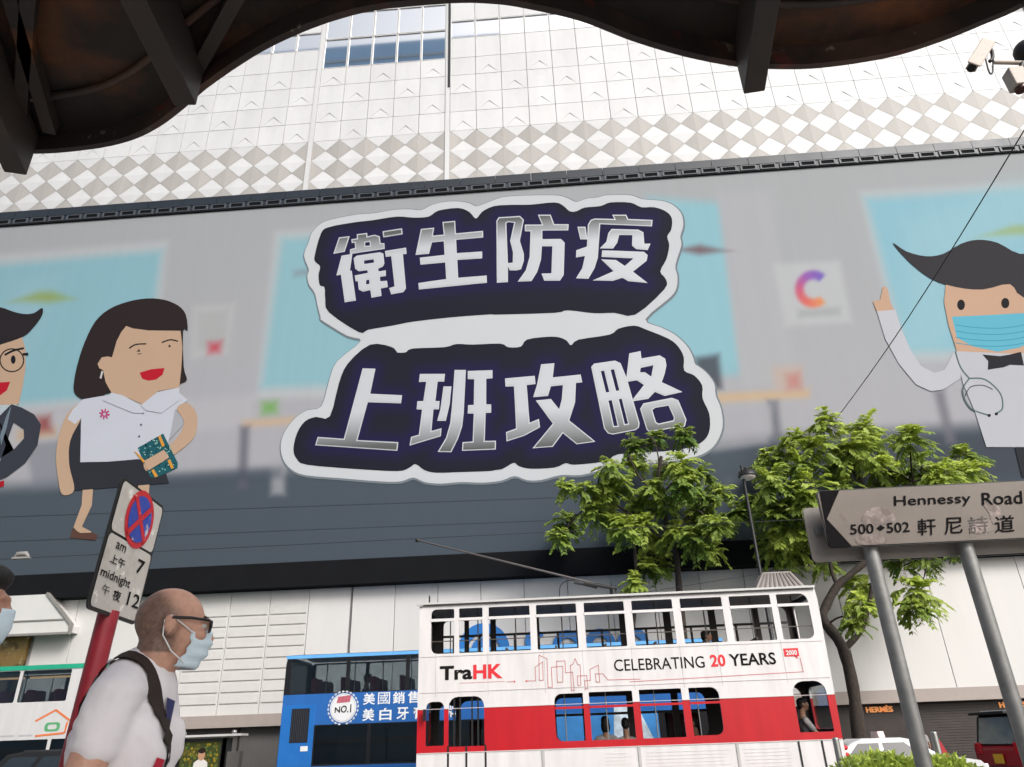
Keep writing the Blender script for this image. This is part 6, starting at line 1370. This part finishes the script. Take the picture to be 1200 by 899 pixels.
    wv *= np.clip((1.47-co[:, 2])/.06, .1, 1); co += no*wv[:, None]; sm_.vertices.foreach_set('co', co.ravel()); sm_.update()
    st = child('tshirt', sm_); child('trousers', remesh(lg, .014, 3, mat('trousers_dark', (.03, .032, .04), .85)))
    # neckband
    q = MB(); q.tube([Vector((-.030+.082*math.cos(2*PI*k/24), .080*math.sin(2*PI*k/24), 1.512-.022*math.cos(2*PI*k/24)+.0)) for k in range(25)], .009, 8); child('neckband', q.mesh('neckband', cloth))
    bm_ = sm_
    from mathutils.bvhtree import BVHTree
    bv = BVHTree.FromPolygons([v.co for v in sm_.vertices], [tuple(p.vertices) for p in sm_.polygons])
    def onto(pt, off):
        l, n_, i, d_ = bv.find_nearest(Vector(pt)); return l+n_*off, n_
    # strap of a shoulder bag from the near shoulder across the chest
    strap = spline([(-.16, .06, 1.16), (-.15, -.02, 1.36), (-.11, -.075, 1.49), (-.06, -.085, 1.545), (0.0, -.082, 1.50), (.06, -.07, 1.40), (.085, -.045, 1.28), (.085, .0, 1.15), (.07, .06, 1.02)], 7, False); q = MB(); Lp = []; Rp = []
    for k, p_ in enumerate(strap):
        c0, n_ = onto(p_, .006); t_ = (Vector(strap[min(k+1, len(strap)-1)])-Vector(strap[max(k-1, 0)])).normalized(); s_ = t_.cross(n_).normalized()
        Lp.append(c0+s_*.021); Rp.append(c0-s_*.021)
    n = len(Lp); q.add(Lp+Rp, [(k, k+1, n+k+1, n+k) for k in range(n-1)], 0, True); q.add([v+Vector((0, 0, .003)) for v in Lp+Rp], [(k+1, k, n+k, n+k+1) for k in range(n-1)], 0, True)
    stp = child('bag_strap', q.mesh('bag_strap', mat('strap_brown', (0.028, 0.017, 0.014), .7, noise=.2, scale=40)))
    q = MB(); q.box(-.30, -.20, -.02, .24, .80, 1.06); bg_ = child('shoulder_bag', q.mesh('shoulder_bag', mat('bag_brown', (0.03, 0.02, 0.016), .7, noise=.2)))
    # chest print
    def patch(pts, m_, nm):
        q = MB(); vs = [onto(p_, .004)[0] for p_ in pts]; k = len(pts)//2
        q.add(vs, [(i, i+1, 2*k-2-i, 2*k-1-i) for i in range(k-1)], 0, True); child(nm, q.mesh(nm, m_))
    ring_ = lambda x, y0, y1, z0, z1, n=7: [(x, y0, z0+(z1-z0)*i/(n-1)) for i in range(n)]+[(x, y1, z1-(z1-z0)*i/(n-1)) for i in range(n)]
    patch(ring_(.12, -.060, -.015, 1.10, 1.43), mat('print_navy', (0.03, 0.035, 0.13), .8), 'chest_print'); patch(ring_(.12, -.065, -.02, 1.325, 1.345), cloth, 'chest_print')
    patch(ring_(.10, -.12, -.075, 1.17, 1.285), mat('print_red', (0.5, 0.02, 0.05), .8), 'chest_print')
    # glasses: arms, frames
    gk = mat('glasses_black', (0.010, 0.010, 0.011), .3, noise=0)
    q = MB()
    for sg in (-1, 1):
        q.tube([T(-.022, sg*.086, -.012), T(-.004, sg*.088, .006), T(.045, sg*.083, .010), T(.098, sg*.066, .010)], .0042, 8)
        q.tube([T(.104+.004*math.cos(2*PI*k/20)*0, sg*(.036+.028*math.cos(2*PI*k/20)), -.003+.015*math.sin(2*PI*k/20)) for k in range(21)], .0040, 6)
    q.tube([T(.106, -.01, .002), T(.110, 0, .005), T(.106, .01, .002)], .003, 6); child('glasses', q.mesh('glasses', gk))
    q = MB()
    for sg in (-1, 1): q.add([T(.104, sg*(.036+.027*math.cos(2*PI*k/16)), -.003+.014*math.sin(2*PI*k/16)) for k in range(16)], [tuple(range(16))])
    child('lens', q.mesh('lens', gclear))
    for sg in (-1, 1):
        q = MB(); q.ellipsoid(T(.083, sg*.033, -.004), (.0115, .0125, .0115)); child('eye', q.mesh('eye', mat('eye_white', (.55, .53, .5), .25)))
        q = MB(); q.beam(T(.094, sg*.014, .021), T(.082, sg*.056, .019), .006, .007); child('eyebrow', q.mesh('eyebrow', mat('brow_grey', (.03, .025, .022), .9)))
    # pleated face mask with ear loops
    q = MB(); nu_, nv_ = 17, 15; g = []
    for j in range(nv_):
        v = j/(nv_-1); zz = -.020-.104*v
        for i in range(nu_):
            u = -1+2*i/(nu_-1); bul = .122-.005*abs(v-.3)*4-.018*max(0, v-.6)/.4; wv_ = .0034*math.sin(v*PI*7)
            x_ = (bul+wv_)-.064*abs(u)**2.2-.006*max(0, .16-v)*6; y_ = u*(.062-.008*v); g.append(T(x_, y_, zz+.006*(1-abs(u))*(1-v)*2))
    q.add(g, [(j*nu_+i, (j+1)*nu_+i, (j+1)*nu_+i+1, j*nu_+i+1) for j in range(nv_-1) for i in range(nu_-1)], 0, True)
    maskm = mat('mask_blue', (0.60, 0.73, 0.82), .8, noise=.06, scale=30); mk = child('face_mask', q.mesh('face_mask', maskm)); so = mk.modifiers.new('s', 'SOLIDIFY'); so.thickness = .002
    for sg in (-1, 1):
        q = MB(); q.tube([T(.060, sg*.061, -.030), T(.02, sg*.079, -.006), T(-.012, sg*.086, .012), T(-.026, sg*.086, -.004), T(-.022, sg*.082, -.045), T(.01, sg*.074, -.085), T(.052, sg*.056, -.112)], .0022, 6)
        child('ear_loop', q.mesh('ear_loop', mat('loop_white', (.7, .7, .7), .8)))
    return o
big_man()
# ---- second passer-by cut by the left edge
def edge_person():
    p = atY(-49, 706, 2.35); base = Vector((p.x, 2.35, 0)); hz = p.z+.0
    o = person('person', 'black-haired passer-by in face mask cut off by the left edge', base, math.radians(24), top=(0.08, 0.08, 0.09), vox=.012, skin=(0.42, 0.22, 0.15), sc=hz/1.72)
    H = Vector((0.03, 0, 1.72)); q = MB(); T = lambda x, y, z: H+Vector((x, y, z)); nu_, nv_ = 13, 9; g = []
    for j in range(nv_):
        v = j/(nv_-1); zz = -.020-.100*v
        for i in range(nu_):
            u = -1+2*i/(nu_-1); g.append(T(.126-.02*max(0, v-.55)*2-.078*abs(u)**2.2, u*(.062-.010*v), zz))
    q.add(g, [(j*nu_+i, (j+1)*nu_+i, (j+1)*nu_+i+1, j*nu_+i+1) for j in range(nv_-1) for i in range(nu_-1)], 0, True)
    c = bpy.data.objects.new('face_mask', q.mesh('face_mask', MATS['mask_blue'])); COL.objects.link(c); c.parent = o; so = c.modifiers.new('s', 'SOLIDIFY'); so.thickness = .002
edge_person()
